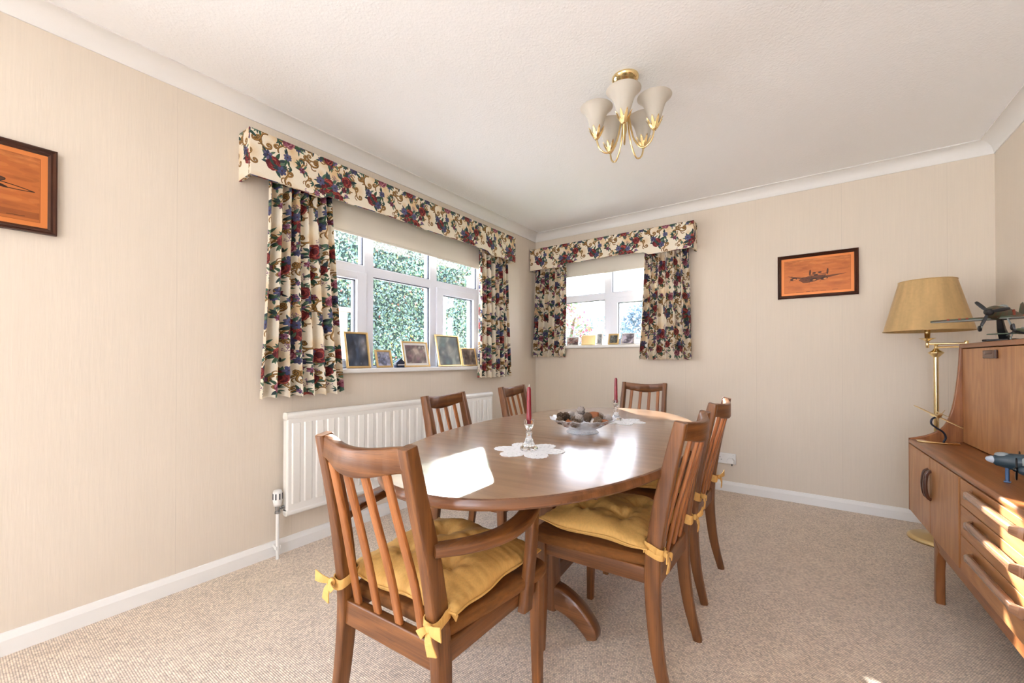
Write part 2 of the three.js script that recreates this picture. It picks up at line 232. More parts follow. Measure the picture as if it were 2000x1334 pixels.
// ---------------------------------------------------------------- room shell
const W = 3.326, CEIL = 2.415, FRONT = 5.7, TH = 0.14;
const WIN1 = { z0: 0.87, z1: 2.63, y0: 1.0, y1: 2.06 }, WIN2 = { x0: 0.25, x1: 1.37, y0: 1.2, y1: 2.06 }, DOOR = { x0: 1.7, x1: 3.2, y1: 2.28 }, WIN4 = { z0: 4.08, z1: 5.55, y0: 0.1, y1: 2.25 };
const wallUV = (g, axis) => { g = prep(g); const p = g.attributes.position, uv = g.attributes.uv; for (let i = 0; i < p.count; i++) uv.setXY(i, p.getComponent(i, axis) + 0.06, p.getY(i)); return g; };
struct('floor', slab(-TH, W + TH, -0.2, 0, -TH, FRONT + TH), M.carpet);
{ const g = struct('ceiling', slab(-TH, W + TH, CEIL, CEIL + 0.2, -TH, FRONT + TH), M.ceiling); }
struct('wall_left', [slab(-TH, 0, 0, CEIL, -TH, WIN1.z0), slab(-TH, 0, 0, CEIL, WIN1.z1, WIN4.z0), slab(-TH, 0, 0, CEIL, WIN4.z1, FRONT + TH), slab(-TH, 0, 0, WIN4.y0, WIN4.z0, WIN4.z1), slab(-TH, 0, WIN4.y1, CEIL, WIN4.z0, WIN4.z1), slab(-TH, 0, 0, WIN1.y0, WIN1.z0, WIN1.z1), slab(-TH, 0, WIN1.y1, CEIL, WIN1.z0, WIN1.z1)].map((g) => wallUV(g, 2)), M.wall);
struct('wall_back', [slab(0, WIN2.x0, 0, CEIL, -TH, 0), slab(WIN2.x1, W, 0, CEIL, -TH, 0), slab(WIN2.x0, WIN2.x1, 0, WIN2.y0, -TH, 0), slab(WIN2.x0, WIN2.x1, WIN2.y1, CEIL, -TH, 0)].map((g) => wallUV(g, 0)), M.wall);
struct('wall_right', wallUV(slab(W, W + TH, 0, CEIL, -TH, FRONT + TH), 2), M.wall);
struct('wall_front', [slab(0, DOOR.x0, 0, CEIL, FRONT, FRONT + TH), slab(DOOR.x1, W, 0, CEIL, FRONT, FRONT + TH), slab(DOOR.x0, DOOR.x1, DOOR.y1, CEIL, FRONT, FRONT + TH)].map((g) => wallUV(g, 0)), M.wall);
// coving: concave quarter with small fillets, one length per wall
{
  const c = 0.078, prof = [[0, 0], [0.006, 0]]; for (let i = 0; i <= 8; i++) { const a = i / 8 * Math.PI / 2; prof.push([0.006 + (c - 0.012) * (1 - Math.cos(a)), 0.006 + (c - 0.012) * Math.sin(a)]); } prof.push([c - 0.004, c - 0.006], [c, c - 0.006], [c, c], [0, c]);
  const run = (L) => { const g = extrude(prof, L); g.translate(0, CEIL - c, 0); return prep(toCreasedNormals(g, 0.5)); };
  struct('trim_1', run(FRONT), M.paint);
  const b = run(W); b.applyMatrix4(new THREE.Matrix4().makeRotationY(-Math.PI / 2)); b.translate(W, 0, 0); struct('trim_2', b, M.paint);
  const d = run(FRONT); d.applyMatrix4(new THREE.Matrix4().makeRotationY(Math.PI)); d.translate(W, 0, FRONT); struct('trim_3', d, M.paint);
  const e = run(W); e.applyMatrix4(new THREE.Matrix4().makeRotationY(Math.PI / 2)); e.translate(0, 0, FRONT); struct('trim_4', e, M.paint);
}
{ // skirting boards with a chamfered top
  const prof = [[0, 0], [0.016, 0], [0.016, 0.055], [0.012, 0.064], [0.006, 0.078], [0, 0.08]];
  const run = (L) => prep(extrude(prof, L));
  struct('baseboard_left', run(FRONT), M.white);
  const b = run(W); b.applyMatrix4(new THREE.Matrix4().makeRotationY(-Math.PI / 2)); b.translate(W, 0, 0); struct('baseboard_back', b, M.white);
  const d = run(FRONT); d.applyMatrix4(new THREE.Matrix4().makeRotationY(Math.PI)); d.translate(W, 0, FRONT); struct('baseboard_right', d, M.white);
  const f = run(DOOR.x0); f.applyMatrix4(new THREE.Matrix4().makeRotationY(Math.PI / 2)); f.translate(0, 0, FRONT); struct('baseboard_front', f, M.white);
}
// windows: built in a frame where a runs along the wall, y up and o points outward; put() turns it into the world
function windowUnit(name, put, a0, a1, y0, y1, mullions, transom, sashes) {
  const g = sgroup(name), D0 = 0.05, D1 = 0.12, b = (p, q, r, s, d0, d1, rr = 0.004) => put(slab(p, q, r, s, d0, d1, rr));
  const fw = 0.045, mh = 0.038, th = 0.033;
  mesh('window_frame', [b(a0, a0 + fw, y0, y1, D0, D1), b(a1 - fw, a1, y0, y1, D0, D1), b(a0 + 0.002, a1 - 0.002, y0, y0 + 0.03, D0 + 0.0007, D1 - 0.001), b(a0 + 0.002, a1 - 0.002, y1 - fw, y1, D0 + 0.0007, D1 - 0.001)], M.upvc, g);
  for (const m of mullions) mesh('mullion', b(m - mh, m + mh, y0 + 0.001, y1 - 0.001, D0 + 0.0004, D1 - 0.0005), M.upvc, g);
  mesh('transom', b(a0 + 0.001, a1 - 0.001, transom - th, transom + th, D0 + 0.0012, D1 - 0.0015), M.upvc, g);
  const cols = [a0 + fw, ...mullions.flatMap((m) => [m - mh, m + mh]), a1 - fw];
  for (let i = 0; i < cols.length / 2; i++) {
    const [c0, c1] = [cols[2 * i], cols[2 * i + 1]];
    for (const [r0, r1, top] of [[y0 + 0.03, transom - th, 0], [transom + th, y1 - fw, 1]]) {
      const sash = !top && sashes.includes(i), e = sash ? 0.06 : 0.0, parent = sash ? mesh('sash', [b(c0 - 0.012, c0 + e, r0 - 0.01, r1 + 0.012, D0 - 0.014, D1 - 0.01), b(c1 - e, c1 + 0.012, r0 - 0.01, r1 + 0.012, D0 - 0.014, D1 - 0.01), b(c0 + e - 0.012, c1 - e + 0.012, r1 - e + 0.02, r1 + 0.011, D0 - 0.0133, D1 - 0.011), b(c0 + e - 0.012, c1 - e + 0.012, r0 - 0.009, r0 + e - 0.02, D0 - 0.0133, D1 - 0.011)], M.upvc, g) : g;
      const x0 = c0 + e, x1 = c1 - e, q0 = r0 + Math.max(0, e - 0.02), q1 = r1 - Math.max(0, e - 0.02), k = 0.005;
      mesh('gasket', [b(x0, x0 + k, q0, q1, D0 + 0.01, D0 + 0.03, 0), b(x1 - k, x1, q0, q1, D0 + 0.01, D0 + 0.03, 0), b(x0, x1, q1 - k, q1, D0 + 0.01, D0 + 0.03, 0), b(x0, x1, q0, q0 + k, D0 + 0.01, D0 + 0.03, 0)], M.gasket, parent);
      mesh('pane', b(x0, x1, q0, q1, D0 + 0.02, D0 + 0.024, 0), M.glass, parent);
    }
  }
  return g;
}
const putLeft = (g) => { g.applyMatrix4(new THREE.Matrix4().makeBasis(V(0, 0, 1), V(0, 1, 0), V(-1, 0, 0))); return g; };
const putBack = (g) => { g.applyMatrix4(new THREE.Matrix4().makeScale(1, 1, -1)); const p = g.attributes; for (const k of ['position', 'normal', 'uv']) { const a = p[k], n = a.itemSize; for (let i = 0; i < a.count; i += 3) for (let c = 0; c < n; c++) { const t = a.array[i * n + c]; a.array[i * n + c] = a.array[(i + 1) * n + c]; a.array[(i + 1) * n + c] = t; } } return g; };
const w1 = windowUnit('window_1', putLeft, WIN1.z0, WIN1.z1, WIN1.y0, WIN1.y1, [1.452, 2.052], 1.676, [0, 2]);
mesh('window_sill', slab(-0.05, 0.035, 0.985, 1.015, WIN1.z0 - 0.0, WIN1.z1 + 0.0, 0.008), M.white, w1);
const w2 = windowUnit('window_2', putBack, WIN2.x0, WIN2.x1, WIN2.y0, WIN2.y1, [0.808], 1.694, [1]);
mesh('window_sill', slab(WIN2.x0, WIN2.x1, 1.187, 1.215, -0.05, 0.035, 0.008), M.white, w2);
{ // glazed doors behind the camera
  const g = sgroup('window_3'), z0 = FRONT + 0.05, z1 = FRONT + 0.12, { x0, x1, y1 } = DOOR, n = 3, f = 0.06;
  mesh('window_frame', [slab(x0, x0 + f, 0, y1, z0, z1), slab(x1 - f, x1, 0, y1, z0, z1), slab(x0, x1, y1 - f, y1, z0, z1), slab(x0, x1, 0, 0.05, z0, z1)], M.upvc, g);
  for (let i = 0; i < n; i++) { const a = x0 + f + (x1 - x0 - 2 * f) * i / n, b = x0 + f + (x1 - x0 - 2 * f) * (i + 1) / n; const s = mesh('sash', [slab(a, a + f, 0.05, y1 - f, z0 + 0.01, z1 - 0.01), slab(b - f, b, 0.05, y1 - f, z0 + 0.01, z1 - 0.01), slab(a, b, 0.05, 0.14, z0 + 0.01, z1 - 0.01), slab(a, b, y1 - 2 * f, y1 - f, z0 + 0.01, z1 - 0.01)], M.upvc, g); mesh('pane', slab(a + f, b - f, 0.14, y1 - 2 * f, z0 + 0.03, z0 + 0.034), M.glass, s); }
}

{ // window in the wall beside the camera
  windowUnit('window_4', putLeft, WIN4.z0, WIN4.z1, WIN4.y0, WIN4.y1, [4.82], 1.8, []);
}
// ---------------------------------------------------------------- radiator
{
  const z0 = 0.858, z1 = 2.66, y0 = 0.217, y1 = 0.783, t = thing('radiator', 'long white ribbed panel radiator on the wall under the wide window', 'radiator', [0, 0, 0]);
  mesh('panel', slab(0.04, 0.088, y0 + 0.02, y1 - 0.03, z0, z1, 0.01), M.radiator, t);
  const n = 26, p = (z1 - z0 - 0.03) / n, rib = extrude([[-0.027, 0], [0.027, 0], [0.018, 0.007], [-0.018, 0.007]], y1 - y0 - 0.125, { bevel: 0.002 });
  // rib stands upright: its width along z, its height along x
  rib.applyMatrix4(new THREE.Matrix4().makeBasis(V(0, 0, -1), V(1, 0, 0), V(0, -1, 0))); rib.translate(0.086, y1 - 0.06, 0);
  const rg = prep(toCreasedNormals(rib, 0.5));
  for (let i = 0; i < n; i++) mesh('rib', rg, M.radiator, t).position.z = z0 + 0.015 + p * (i + 0.5);
  const rail = (y, h) => sweep([V(0.066, y, z0), V(0.066, y, z1)], [0.05, h], V(1, 0, 0), { r: 0.017, k: 5 });
  mesh('top_rail', rail(y1 - 0.022, 0.044), M.radiator, t); mesh('bottom_rail', rail(y0 + 0.02, 0.036), M.radiator, t);
  for (const z of [1.1, 2.4]) mesh('bracket', slab(0, 0.045, 0.6, 0.7, z, z + 0.03), M.radiator, t);
  const vz = z1 + 0.035, vx = 0.06;
  const head = lathe([[0, 0.30], [0.018, 0.3], [0.02, 0.312], [0.0235, 0.33], [0.023, 0.372], [0.019, 0.384], [0, 0.387]], 20, vx, -0.015, vz), vh = mesh('valve_head', head, M.white, t);
  const slots = []; for (let i = 0; i < 8; i++) { const a = i / 8 * 6.283; slots.push(at(box(0.004, 0.032, 0.006), vx + Math.cos(a) * 0.0225, 0.338, vz + Math.sin(a) * 0.0225, 0, -a, 0)); } mesh('slot', slots, M.gasket, vh);
  mesh('valve_body', [cyl(0.011, 0.013, 0.03, vx, 0.256, vz), cyl(0.015, 0.015, 0.012, vx, 0.245, vz, 6), at(cyl(0.008, 0.008, 0.04), vx, 0.268, vz + 0.005, -Math.PI / 2), at(cyl(0.013, 0.013, 0.012, 0, 0, 0, 6), vx, 0.268, vz - 0.02, -Math.PI / 2), cyl(0.016, 0.016, 0.01, vx, 0.284, vz)], M.chrome, t);
  mesh('supply_pipe', cyl(0.0085, 0.0085, 0.25, vx, 0, vz), M.white, t);
  mesh('pipe_clip', [slab(0.016, vx, 0.055, 0.07, vz - 0.006, vz + 0.006), slab(vx - 0.012, vx + 0.012, 0.053, 0.072, vz - 0.013, vz - 0.0085), slab(vx - 0.012, vx + 0.012, 0.053, 0.072, vz + 0.0085, vz + 0.013)], M.white, t);
}

// ---------------------------------------------------------------- pelmets, curtains, blinds. Local frame: x along the wall, z into the room
const ON_LEFT = Math.PI / 2; // local x -> -z, local z -> +x
function pelmet(label, pos, turn, L, top, bot, mid) {
  const t = thing('pelmet', label, 'pelmet', pos, turn), e = 0.4, d = 0.13, pts = [[0, top], [0, bot]];
  const st = (x) => { const k = Math.min(1, Math.max(0, (Math.min(x, L - x) - e + 0.03) / 0.06)); return bot + (mid - bot) * k * k * (3 - 2 * k) + 0.004 * Math.sin(x * 9); };
  for (let i = 1; i < 60; i++) pts.push([L * i / 60, st(L * i / 60)]); pts.push([L, bot], [L, top]);
  const f = extrude(pts, 0.018, { bevel: 0.006 }); f.translate(0, 0, d - 0.018); mesh('front_panel', grain(f, 0, 0), M.floral, t);
  for (const x of [0, L - 0.018]) { const g = extrude([[0, top], [0, bot - 0.006], [d - 0.015, bot], [d - 0.015, top]], 0.018, { bevel: 0.004 }); g.applyMatrix4(new THREE.Matrix4().makeBasis(V(0, 0, 1), V(0, 1, 0), V(-1, 0, 0))); g.translate(x + 0.018, 0, 0); mesh('side_panel', grain(g, 2, 0), M.floral, t); }
  mesh('top_board', slab(0.015, L - 0.015, top - 0.016, top - 0.004, 0, d - 0.015), M.paint, t);
}
pelmet('long floral pelmet above the wide window and radiator', [0.002, 0, 2.868], ON_LEFT, 2.306, 2.234, 1.996, 2.022);
pelmet('short floral pelmet above the small window beside the room corner', [0.013, 0, 0.002], 0, 1.614, 2.228, 2.0, 2.03);
function curtain(label, pos, turn, xt, xb, yb, seed, pleats) {
  const t = thing('curtain', label, 'curtain', pos, turn), r = rng(seed), nu = pleats * 14, nv = 30, yt = 2.16, ph = [r() * 6, r() * 6, r() * 6], P = [], U = [], I = [];
  const amp = Array.from({ length: pleats + 2 }, () => 0.7 + 0.6 * r()), wid = Array.from({ length: pleats + 2 }, () => 0.6 * (r() - 0.5));
  for (const back of [0, 1]) for (let j = 0; j <= nv; j++) for (let i = 0; i <= nu; i++) {
    const u = i / nu, v = j / nv, k = v * v * 0.3 + v * 0.7, x0 = xt[0] + (xb[0] - xt[0]) * k, x1 = xt[1] + (xb[1] - xt[1]) * k, q = u * pleats, qi = Math.floor(q);
    const s = Math.sin(q * 2 * Math.PI + wid[qi] * Math.sin(v * 2 + qi) + ph[0] * 0.1), sharp = Math.sign(s) * Math.pow(Math.abs(s), 0.72);
    const A = 0.034 * (0.76 + 0.3 * v) * (amp[qi] * (1 - q + qi) + amp[qi + 1] * (q - qi));
    const z = 0.068 + A * sharp + 0.006 * Math.sin(v * 3 + ph[1] + u * 5), x = x0 + (x1 - x0) * (u + 0.012 * Math.cos(q * 2 * Math.PI) + 0.006 * Math.sin(v * 4 + q));
    const hem = (v > 0.94 ? 0.004 * Math.sin(q * 4 * Math.PI + ph[2]) : 0);
    P.push(x, yt + (yb - yt) * v + hem, z - back * 0.004); U.push(u * (xt[1] - xt[0]) * 2.1 + seed * 0.17, (1 - v) * (yt - yb));
  }
  const m = (nu + 1) * (nv + 1), q4 = (a, b, c, d) => I.push(a, c, b, b, c, d);
  for (let j = 0; j < nv; j++) for (let i = 0; i < nu; i++) { const a = j * (nu + 1) + i; q4(a, a + 1, a + nu + 1, a + nu + 2); q4(m + a + 1, m + a, m + a + nu + 2, m + a + nu + 1); }
  for (let j = 0; j < nv; j++) { const a = j * (nu + 1), b = a + nu; q4(m + a, a, m + a + nu + 1, a + nu + 1); q4(b, m + b, b + nu + 1, m + b + nu + 1); }
  for (let i = 0; i < nu; i++) { const a = nv * (nu + 1) + i; q4(a, a + 1, m + a, m + a + 1); q4(m + i, m + i + 1, i, i + 1); }
  const g = new THREE.BufferGeometry(); g.setAttribute('position', new THREE.Float32BufferAttribute(P, 3)); g.setAttribute('uv', new THREE.Float32BufferAttribute(U, 2)); g.setIndex(I);
  mesh('drape', prep(toCreasedNormals(g, 1.2)), M.curtain, t);
  mesh('curtain_tape', slab(xt[0], xt[1], 2.13, 2.165, 0.05, 0.056), M.paint, t);
}
curtain('floral curtain at the end of the wide window beside the tall dark photo frame', [0, 0, 2.77], ON_LEFT, [0.015, 0.36], [-0.03, 0.446], 0.87, 3, 7);
curtain('narrow floral curtain of the wide window, close to the room corner', [0, 0, 1.02], ON_LEFT, [0.0, 0.385], [-0.03, 0.445], 0.915, 5, 7);
curtain('short floral curtain of the small window, close to the room corner', [0, 0, 0], 0, [0.045, 0.41], [0.018, 0.385], 1.1, 8, 6);
curtain('short floral curtain of the small window, on the side of the framed bomber picture', [0, 0, 0], 0, [1.2, 1.57], [1.152, 1.592], 1.075, 11, 6);
function blind(label, pos, turn, x0, x1, yb) {
  const t = thing('roller_blind', label, 'blind', pos, turn);
  mesh('fabric', slab(x0, x1, yb + 0.012, 2.1, -0.001, 0.001), M.blind, t);
  mesh('hem_bar', slab(x0, x1, yb, yb + 0.016, -0.005, 0.005, 0.004), M.blind, t);
  mesh('roller', at(cyl(0.018, 0.018, x1 - x0 - 0.01), x0 + 0.005, 2.115, 0, 0, 0, -Math.PI / 2), M.paint, t);
}
blind('cream roller blind pulled part way down in the wide window', [0.012, 0, 2.62], ON_LEFT, 0.0, 1.74, 1.874);
blind('pale roller blind pulled part way down in the small window', [0, 0, 0.012], 0, 0.27, 1.355, 1.91);

// ---------------------------------------------------------------- framed photographs on the sills
function blurPhoto(seed, cols) { return canvasTex(128, 128, (c, w, h) => { const r = rng(seed); c.fillStyle = cols[0]; c.fillRect(0, 0, w, h); for (let i = 0; i < 26; i++) { const col = cols[1 + Math.floor(r() * (cols.length - 1))], x = r() * w, y = r() * h, s = 12 + r() * 34, g = c.createRadialGradient(x, y, 1, x, y, s); g.addColorStop(0, col); g.addColorStop(1, 'rgba(0,0,0,0)'); c.globalAlpha = 0.7; c.fillStyle = g; c.beginPath(); c.ellipse(x, y, s * 0.7, s, r(), 0, 7); c.fill(); } c.globalAlpha = 1; }); }
const unitUV = (g) => { g = prep(g); g.computeBoundingBox(); const b = g.boundingBox, p = g.attributes.position, uv = g.attributes.uv; for (let i = 0; i < p.count; i++) uv.setXY(i, (p.getX(i) - b.min.x) / (b.max.x - b.min.x), (p.getY(i) - b.min.y) / (b.max.y - b.min.y)); return g; };
const rectPath = (x0, y0, x1, y1) => [[x0, y0], [x1, y0], [x1, y1], [x0, y1]];
function photoFrame(label, pos, turn, w, h, fw, mat, seed, cols, lean = 0.2, mount = 0) {
  const t = thing('photo_frame', label, 'photo frame', pos, turn), c = new THREE.Matrix4().makeRotationX(-lean), L = (g) => { g.applyMatrix4(c); return g; };
  mesh('frame', L(extrude(rectPath(-w / 2, 0, w / 2, h), 0.014, { bevel: 0.004, holes: [rectPath(-w / 2 + fw, fw, w / 2 - fw, h - fw)] })), mat, t);
  if (mount) { const g = extrude(rectPath(-w / 2 + fw, fw, w / 2 - fw, h - fw), 0.002, { holes: [rectPath(-w / 2 + fw + mount, fw + mount, w / 2 - fw - mount, h - fw - mount)] }); g.translate(0, 0, 0.006); mesh('mount', L(g), M.paint, t); }
  const p = unitUV(slab(-w / 2 + fw * 0.8, w / 2 - fw * 0.8, fw * 0.8, h - fw * 0.8, 0.002, 0.005)); mesh('photo', L(p), std({ map: blurPhoto(seed, cols), roughness: 0.35 }), t);
  mesh('easel_back', [L(slab(-w / 2 + 0.004, w / 2 - 0.004, 0.004, h - 0.004, -0.001, 0.002)), L(at(slab(-0.015, 0.015, -h * 0.62, 0, -0.002, 0), 0, h * 0.66, -0.001, lean * 1.7))], M.black, t);
  return t;
}
{
  const s1 = 1.015, L = ON_LEFT;
  const f = (label, z, w, h, fw, mat, seed, cols, lean, mount, x = 0.012) => photoFrame(label, [x, s1, z], L, w, h, fw, mat, seed, cols, lean, mount);
  f('tall gilt photo frame with dark bluish picture beside the curtain on the wide sill', 2.172, 0.178, 0.24, 0.014, M.gold, 21, ['rgb(62,80,108)', 'rgb(40,50,70)', 'rgb(120,130,150)', 'rgb(205,205,215)', 'rgb(80,100,130)'], 0.17, 0);
  f('small pale gilt photo frame with a lilac picture, second along the wide sill', 1.968, 0.134, 0.126, 0.014, M.gold, 22, ['rgb(190,196,226)', 'rgb(220,220,235)', 'rgb(160,170,215)', 'rgb(140,150,190)'], 0.25, 0);
  f('landscape gilt frame with white mount and purplish group picture on the wide sill', 1.675, 0.25, 0.196, 0.013, M.gold, 23, ['rgb(190,172,160)', 'rgb(110,64,80)', 'rgb(220,206,190)', 'rgb(150,110,120)', 'rgb(206,196,186)'], 0.22, 0.016);
  f('tallest wide gilt frame with a green and grey picture on the wide sill', 1.322, 0.27, 0.262, 0.014, M.gold, 24, ['rgb(150,156,140)', 'rgb(70,88,92)', 'rgb(190,186,164)', 'rgb(96,130,120)', 'rgb(206,200,180)'], 0.2, 0);
  f('small low frame with a brownish picture at the room corner end of the wide sill', 1.085, 0.196, 0.158, 0.012, M.gold, 25, ['rgb(176,160,146)', 'rgb(120,100,92)', 'rgb(200,186,170)', 'rgb(150,120,100)'], 0.2, 0);
  const b = (label, x, w, h, fw, mat, seed, cols, lean, mount) => photoFrame(label, [x, 1.215, 0.012], 0, w, h, fw, mat, seed, cols, lean, mount);
  b('small pale frame with a pink and red picture, nearest the corner on the small sill', 0.455, 0.135, 0.086, 0.008, M.silver, 31, ['rgb(226,206,196)', 'rgb(190,110,100)', 'rgb(236,226,216)', 'rgb(120,90,90)'], 0.18, 0);
  b('landscape cream photo frame with a beige and rust picture on the small sill', 0.627, 0.15, 0.098, 0.008, M.gold, 32, ['rgb(216,200,170)', 'rgb(160,90,70)', 'rgb(230,216,190)', 'rgb(190,176,130)'], 0.16, 0);
  b('narrow white upright frame with a faint picture, centre of the small sill', 0.745, 0.06, 0.112, 0.01, M.white, 33, ['rgb(224,234,234)', 'rgb(200,212,214)', 'rgb(236,240,240)'], 0.14, 0);
  b('upright gilt frame with a dark figure picture on the small sill', 0.884, 0.106, 0.106, 0.016, M.gold, 34, ['rgb(110,110,100)', 'rgb(60,66,62)', 'rgb(190,194,196)', 'rgb(140,140,120)'], 0.25, 0);
  b('square silver frame with a grey and violet picture on the small sill', 1.025, 0.128, 0.106, 0.01, M.silver, 35, ['rgb(206,200,214)', 'rgb(96,92,112)', 'rgb(230,226,234)', 'rgb(150,146,170)'], 0.22, 0);
  const o = thing('ornament', 'small black house-shaped ornament between two gilt frames on the wide sill', 'ornament', [-0.012, s1, 1.83], L);
  mesh('body', extrude([[-0.04, 0], [0.04, 0], [0.04, 0.035], [0, 0.066], [-0.04, 0.035]], 0.03, { bevel: 0.003 }), std({ color: S(20, 34, 58), roughness: 0.3 }), o); mesh('stripe', slab(-0.03, 0.03, 0.017, 0.022, 0.03, 0.0315), M.white, o);
}

// ---------------------------------------------------------------- etched copper pictures
function etched(draw) { return canvasTex(1024, 700, (c, w, h) => {
  const r = rng(77); c.fillStyle = 'rgb(212,126,62)'; c.fillRect(0, 0, w, h); c.fillStyle = 'rgb(182,102,46)'; c.fillRect(55, 55, w - 110, h - 110); c.strokeStyle = 'rgb(140,74,30)'; c.lineWidth = 3; c.strokeRect(55, 55, w - 110, h - 110);
  for (let i = 0; i < 240; i++) { const x = 60 + r() * (w - 120), y = 60 + Math.pow(r(), 1.7) * (h - 160), s = 20 + r() * 90; c.globalAlpha = 0.05 + 0.05 * r(); c.fillStyle = r() < 0.7 ? 'rgb(96,48,18)' : 'rgb(250,176,110)'; c.beginPath(); c.ellipse(x, y, Math.min(s, x - 58, w - 58 - x), s * 0.22, 0, 0, 7); c.fill(); }
  c.globalAlpha = 1; draw(c, w, h, r); }); }
const ink = (c, lw = 5) => { c.strokeStyle = 'rgb(40,20,10)'; c.lineWidth = lw; c.lineCap = 'round'; c.lineJoin = 'round'; };
const bomberPic = etched((c, w, h, r) => {
  ink(c, 6); c.fillStyle = 'rgba(70,36,14,0.75)'; c.beginPath(); c.moveTo(100, 330); c.lineTo(300, 372); c.lineTo(500, 380); c.lineTo(930, 356); c.lineTo(690, 408); c.lineTo(420, 430); c.lineTo(180, 372); c.closePath(); c.fill();
  c.fillStyle = 'rgba(88,46,20,0.85)'; c.beginPath(); c.moveTo(270, 420); c.bezierCurveTo(330, 360, 470, 352, 640, 360); c.bezierCurveTo(600, 440, 420, 480, 330, 470); c.closePath(); c.fill(); c.stroke();
  for (const [x, y] of [[190, 392], [470, 428], [620, 420]]) { c.fillStyle = 'rgba(48,24,10,0.9)'; c.beginPath(); c.ellipse(x, y, 50, 26, -0.2, 0, 7); c.fill(); c.fillStyle = 'rgba(206,130,70,0.9)'; c.beginPath(); c.ellipse(x + 12, y + 6, 24, 12, -0.2, 0, 7); c.fill(); ink(c, 2); c.beginPath(); c.ellipse(x - 40, y - 4, 7, 62, 0.3, 0, 7); c.stroke(); }
  c.fillStyle = 'rgb(74,38,16)'; for (const x of [424, 664]) { c.beginPath(); c.ellipse(x, 300, 13, 54, 0.06, 0, 7); c.fill(); } ink(c, 9); c.beginPath(); c.moveTo(424, 344); c.lineTo(664, 330); c.stroke(); c.fillStyle = 'rgb(50,24,10)'; for (const [x, y] of [[480, 312], [560, 306], [505, 350]]) { c.beginPath(); c.ellipse(x, y, 26, 13, 0, 0, 7); c.fill(); }
  ink(c, 3); for (let i = 0; i < 60; i++) { c.globalAlpha = 0.5; const x = 300 + r() * 300, y = 378 + r() * 70; c.beginPath(); c.moveTo(x, y); c.lineTo(x + 20 + r() * 30, y - 6); c.stroke(); }
  c.globalAlpha = 0.8; for (const [a, b] of [[230, 330], [370, 420], [450, 470], [500, 535], [570, 640], [730, 800]]) { ink(c, 5); c.setLineDash([7, 4]); c.beginPath(); c.moveTo(a, 640 - (a - 230) * 0.02); c.lineTo(b, 640 - (a - 230) * 0.02); c.stroke(); c.setLineDash([]); } c.globalAlpha = 1; });
const fighterPic = etched((c, w, h) => {
  ink(c, 7); c.fillStyle = 'rgba(58,28,12,0.85)'; c.beginPath(); c.moveTo(340, 300); c.bezierCurveTo(460, 250, 640, 258, 770, 300); c.bezierCurveTo(780, 330, 700, 350, 600, 352); c.bezierCurveTo(480, 356, 380, 340, 340, 300); c.fill(); c.stroke();
  c.beginPath(); c.moveTo(600, 340); c.bezierCurveTo(720, 318, 860, 352, 935, 372); c.bezierCurveTo(840, 384, 700, 376, 600, 366); c.closePath(); c.fillStyle = 'rgba(190,110,50,0.9)'; c.fill(); c.stroke();
  c.beginPath(); c.moveTo(560, 340); c.lineTo(110, 410); c.lineTo(540, 380); c.closePath(); c.fillStyle = 'rgba(70,36,14,0.9)'; c.fill(); c.stroke();
  c.fillStyle = 'rgb(46,22,10)'; for (const a of [0.3, 2.4, 4.5]) { c.save(); c.translate(660, 340); c.rotate(a); c.beginPath(); c.ellipse(70, 0, 66, 13, 0, 0, 7); c.fill(); c.restore(); }
  c.beginPath(); c.ellipse(480, 262, 50, 20, 0, 0, 7); c.fill(); c.beginPath(); c.moveTo(350, 300); c.lineTo(320, 220); c.lineTo(370, 285); c.fill();
  c.globalAlpha = 0.35; c.fillStyle = 'rgb(90,44,16)'; c.fillRect(60, 560, 904, 60); c.globalAlpha = 0.8; ink(c, 4); c.beginPath(); c.moveTo(780, 610); c.bezierCurveTo(820, 600, 850, 615, 880, 606); c.stroke(); c.globalAlpha = 1; });
function wallPicture(label, pos, turn, map) {
  const w = 0.478, h = 0.326, fw = 0.024, t = thing('wall_picture', label, 'picture', pos, turn);
  const fr = [[0, 0], [fw, 0], [fw, 0.008], [fw * 0.7, 0.016], [fw * 0.45, 0.014], [fw * 0.2, 0.022], [0, 0.02]];
  for (const [x0, x1, y, rz] of [[-w / 2, w / 2, -h / 2, 0], [-w / 2, w / 2, h / 2, Math.PI]]) mesh('frame_rail', grain(rail(w, rz, y), 0, 5), M.frameWood, t);
  for (const s of [-1, 1]) mesh('frame_rail', grain(rail(h, s * Math.PI / 2, s * w / 2, 1), 1, 6), M.frameWood, t);
  function rail(len, rz, off, vert) { // mitred moulding
    const pos3 = [], idx = [], m = fr.length; for (const e of [0, 1]) for (const [d, z] of fr) pos3.push(e ? len / 2 - d : -len / 2 + d, d, z);
    for (let j = 0; j < m; j++) { const a = j, b = (j + 1) % m; idx.push(a, a + m, b, b, a + m, b + m); } for (let j = 1; j < m - 1; j++) idx.push(0, j, j + 1, m, m + j + 1, m + j);
    let g = new THREE.BufferGeometry(); g.setAttribute('position', new THREE.Float32BufferAttribute(pos3, 3)); g.setIndex(idx); g = prep(toCreasedNormals(g, 0.3));
    g.applyMatrix4(new THREE.Matrix4().makeRotationZ(rz)); if (vert) g.translate(off, 0, 0); else g.translate(0, off, 0); return g;
  }
  mesh('copper_plate', unitUV(slab(-w / 2 + fw * 0.8, w / 2 - fw * 0.8, -h / 2 + fw * 0.8, h / 2 - fw * 0.8, 0.003, 0.007)), std({ map, metalness: 0.35, roughness: 0.38 }), t);
  mesh('backing', slab(-w / 2 + 0.004, w / 2 - 0.004, -h / 2 + 0.004, h / 2 - 0.004, 0, 0.003), M.black, t);
}
wallPicture('framed copper etching of a bomber aircraft on the wall by the lamp', [2.443, 1.695, 0.001], 0, bomberPic);
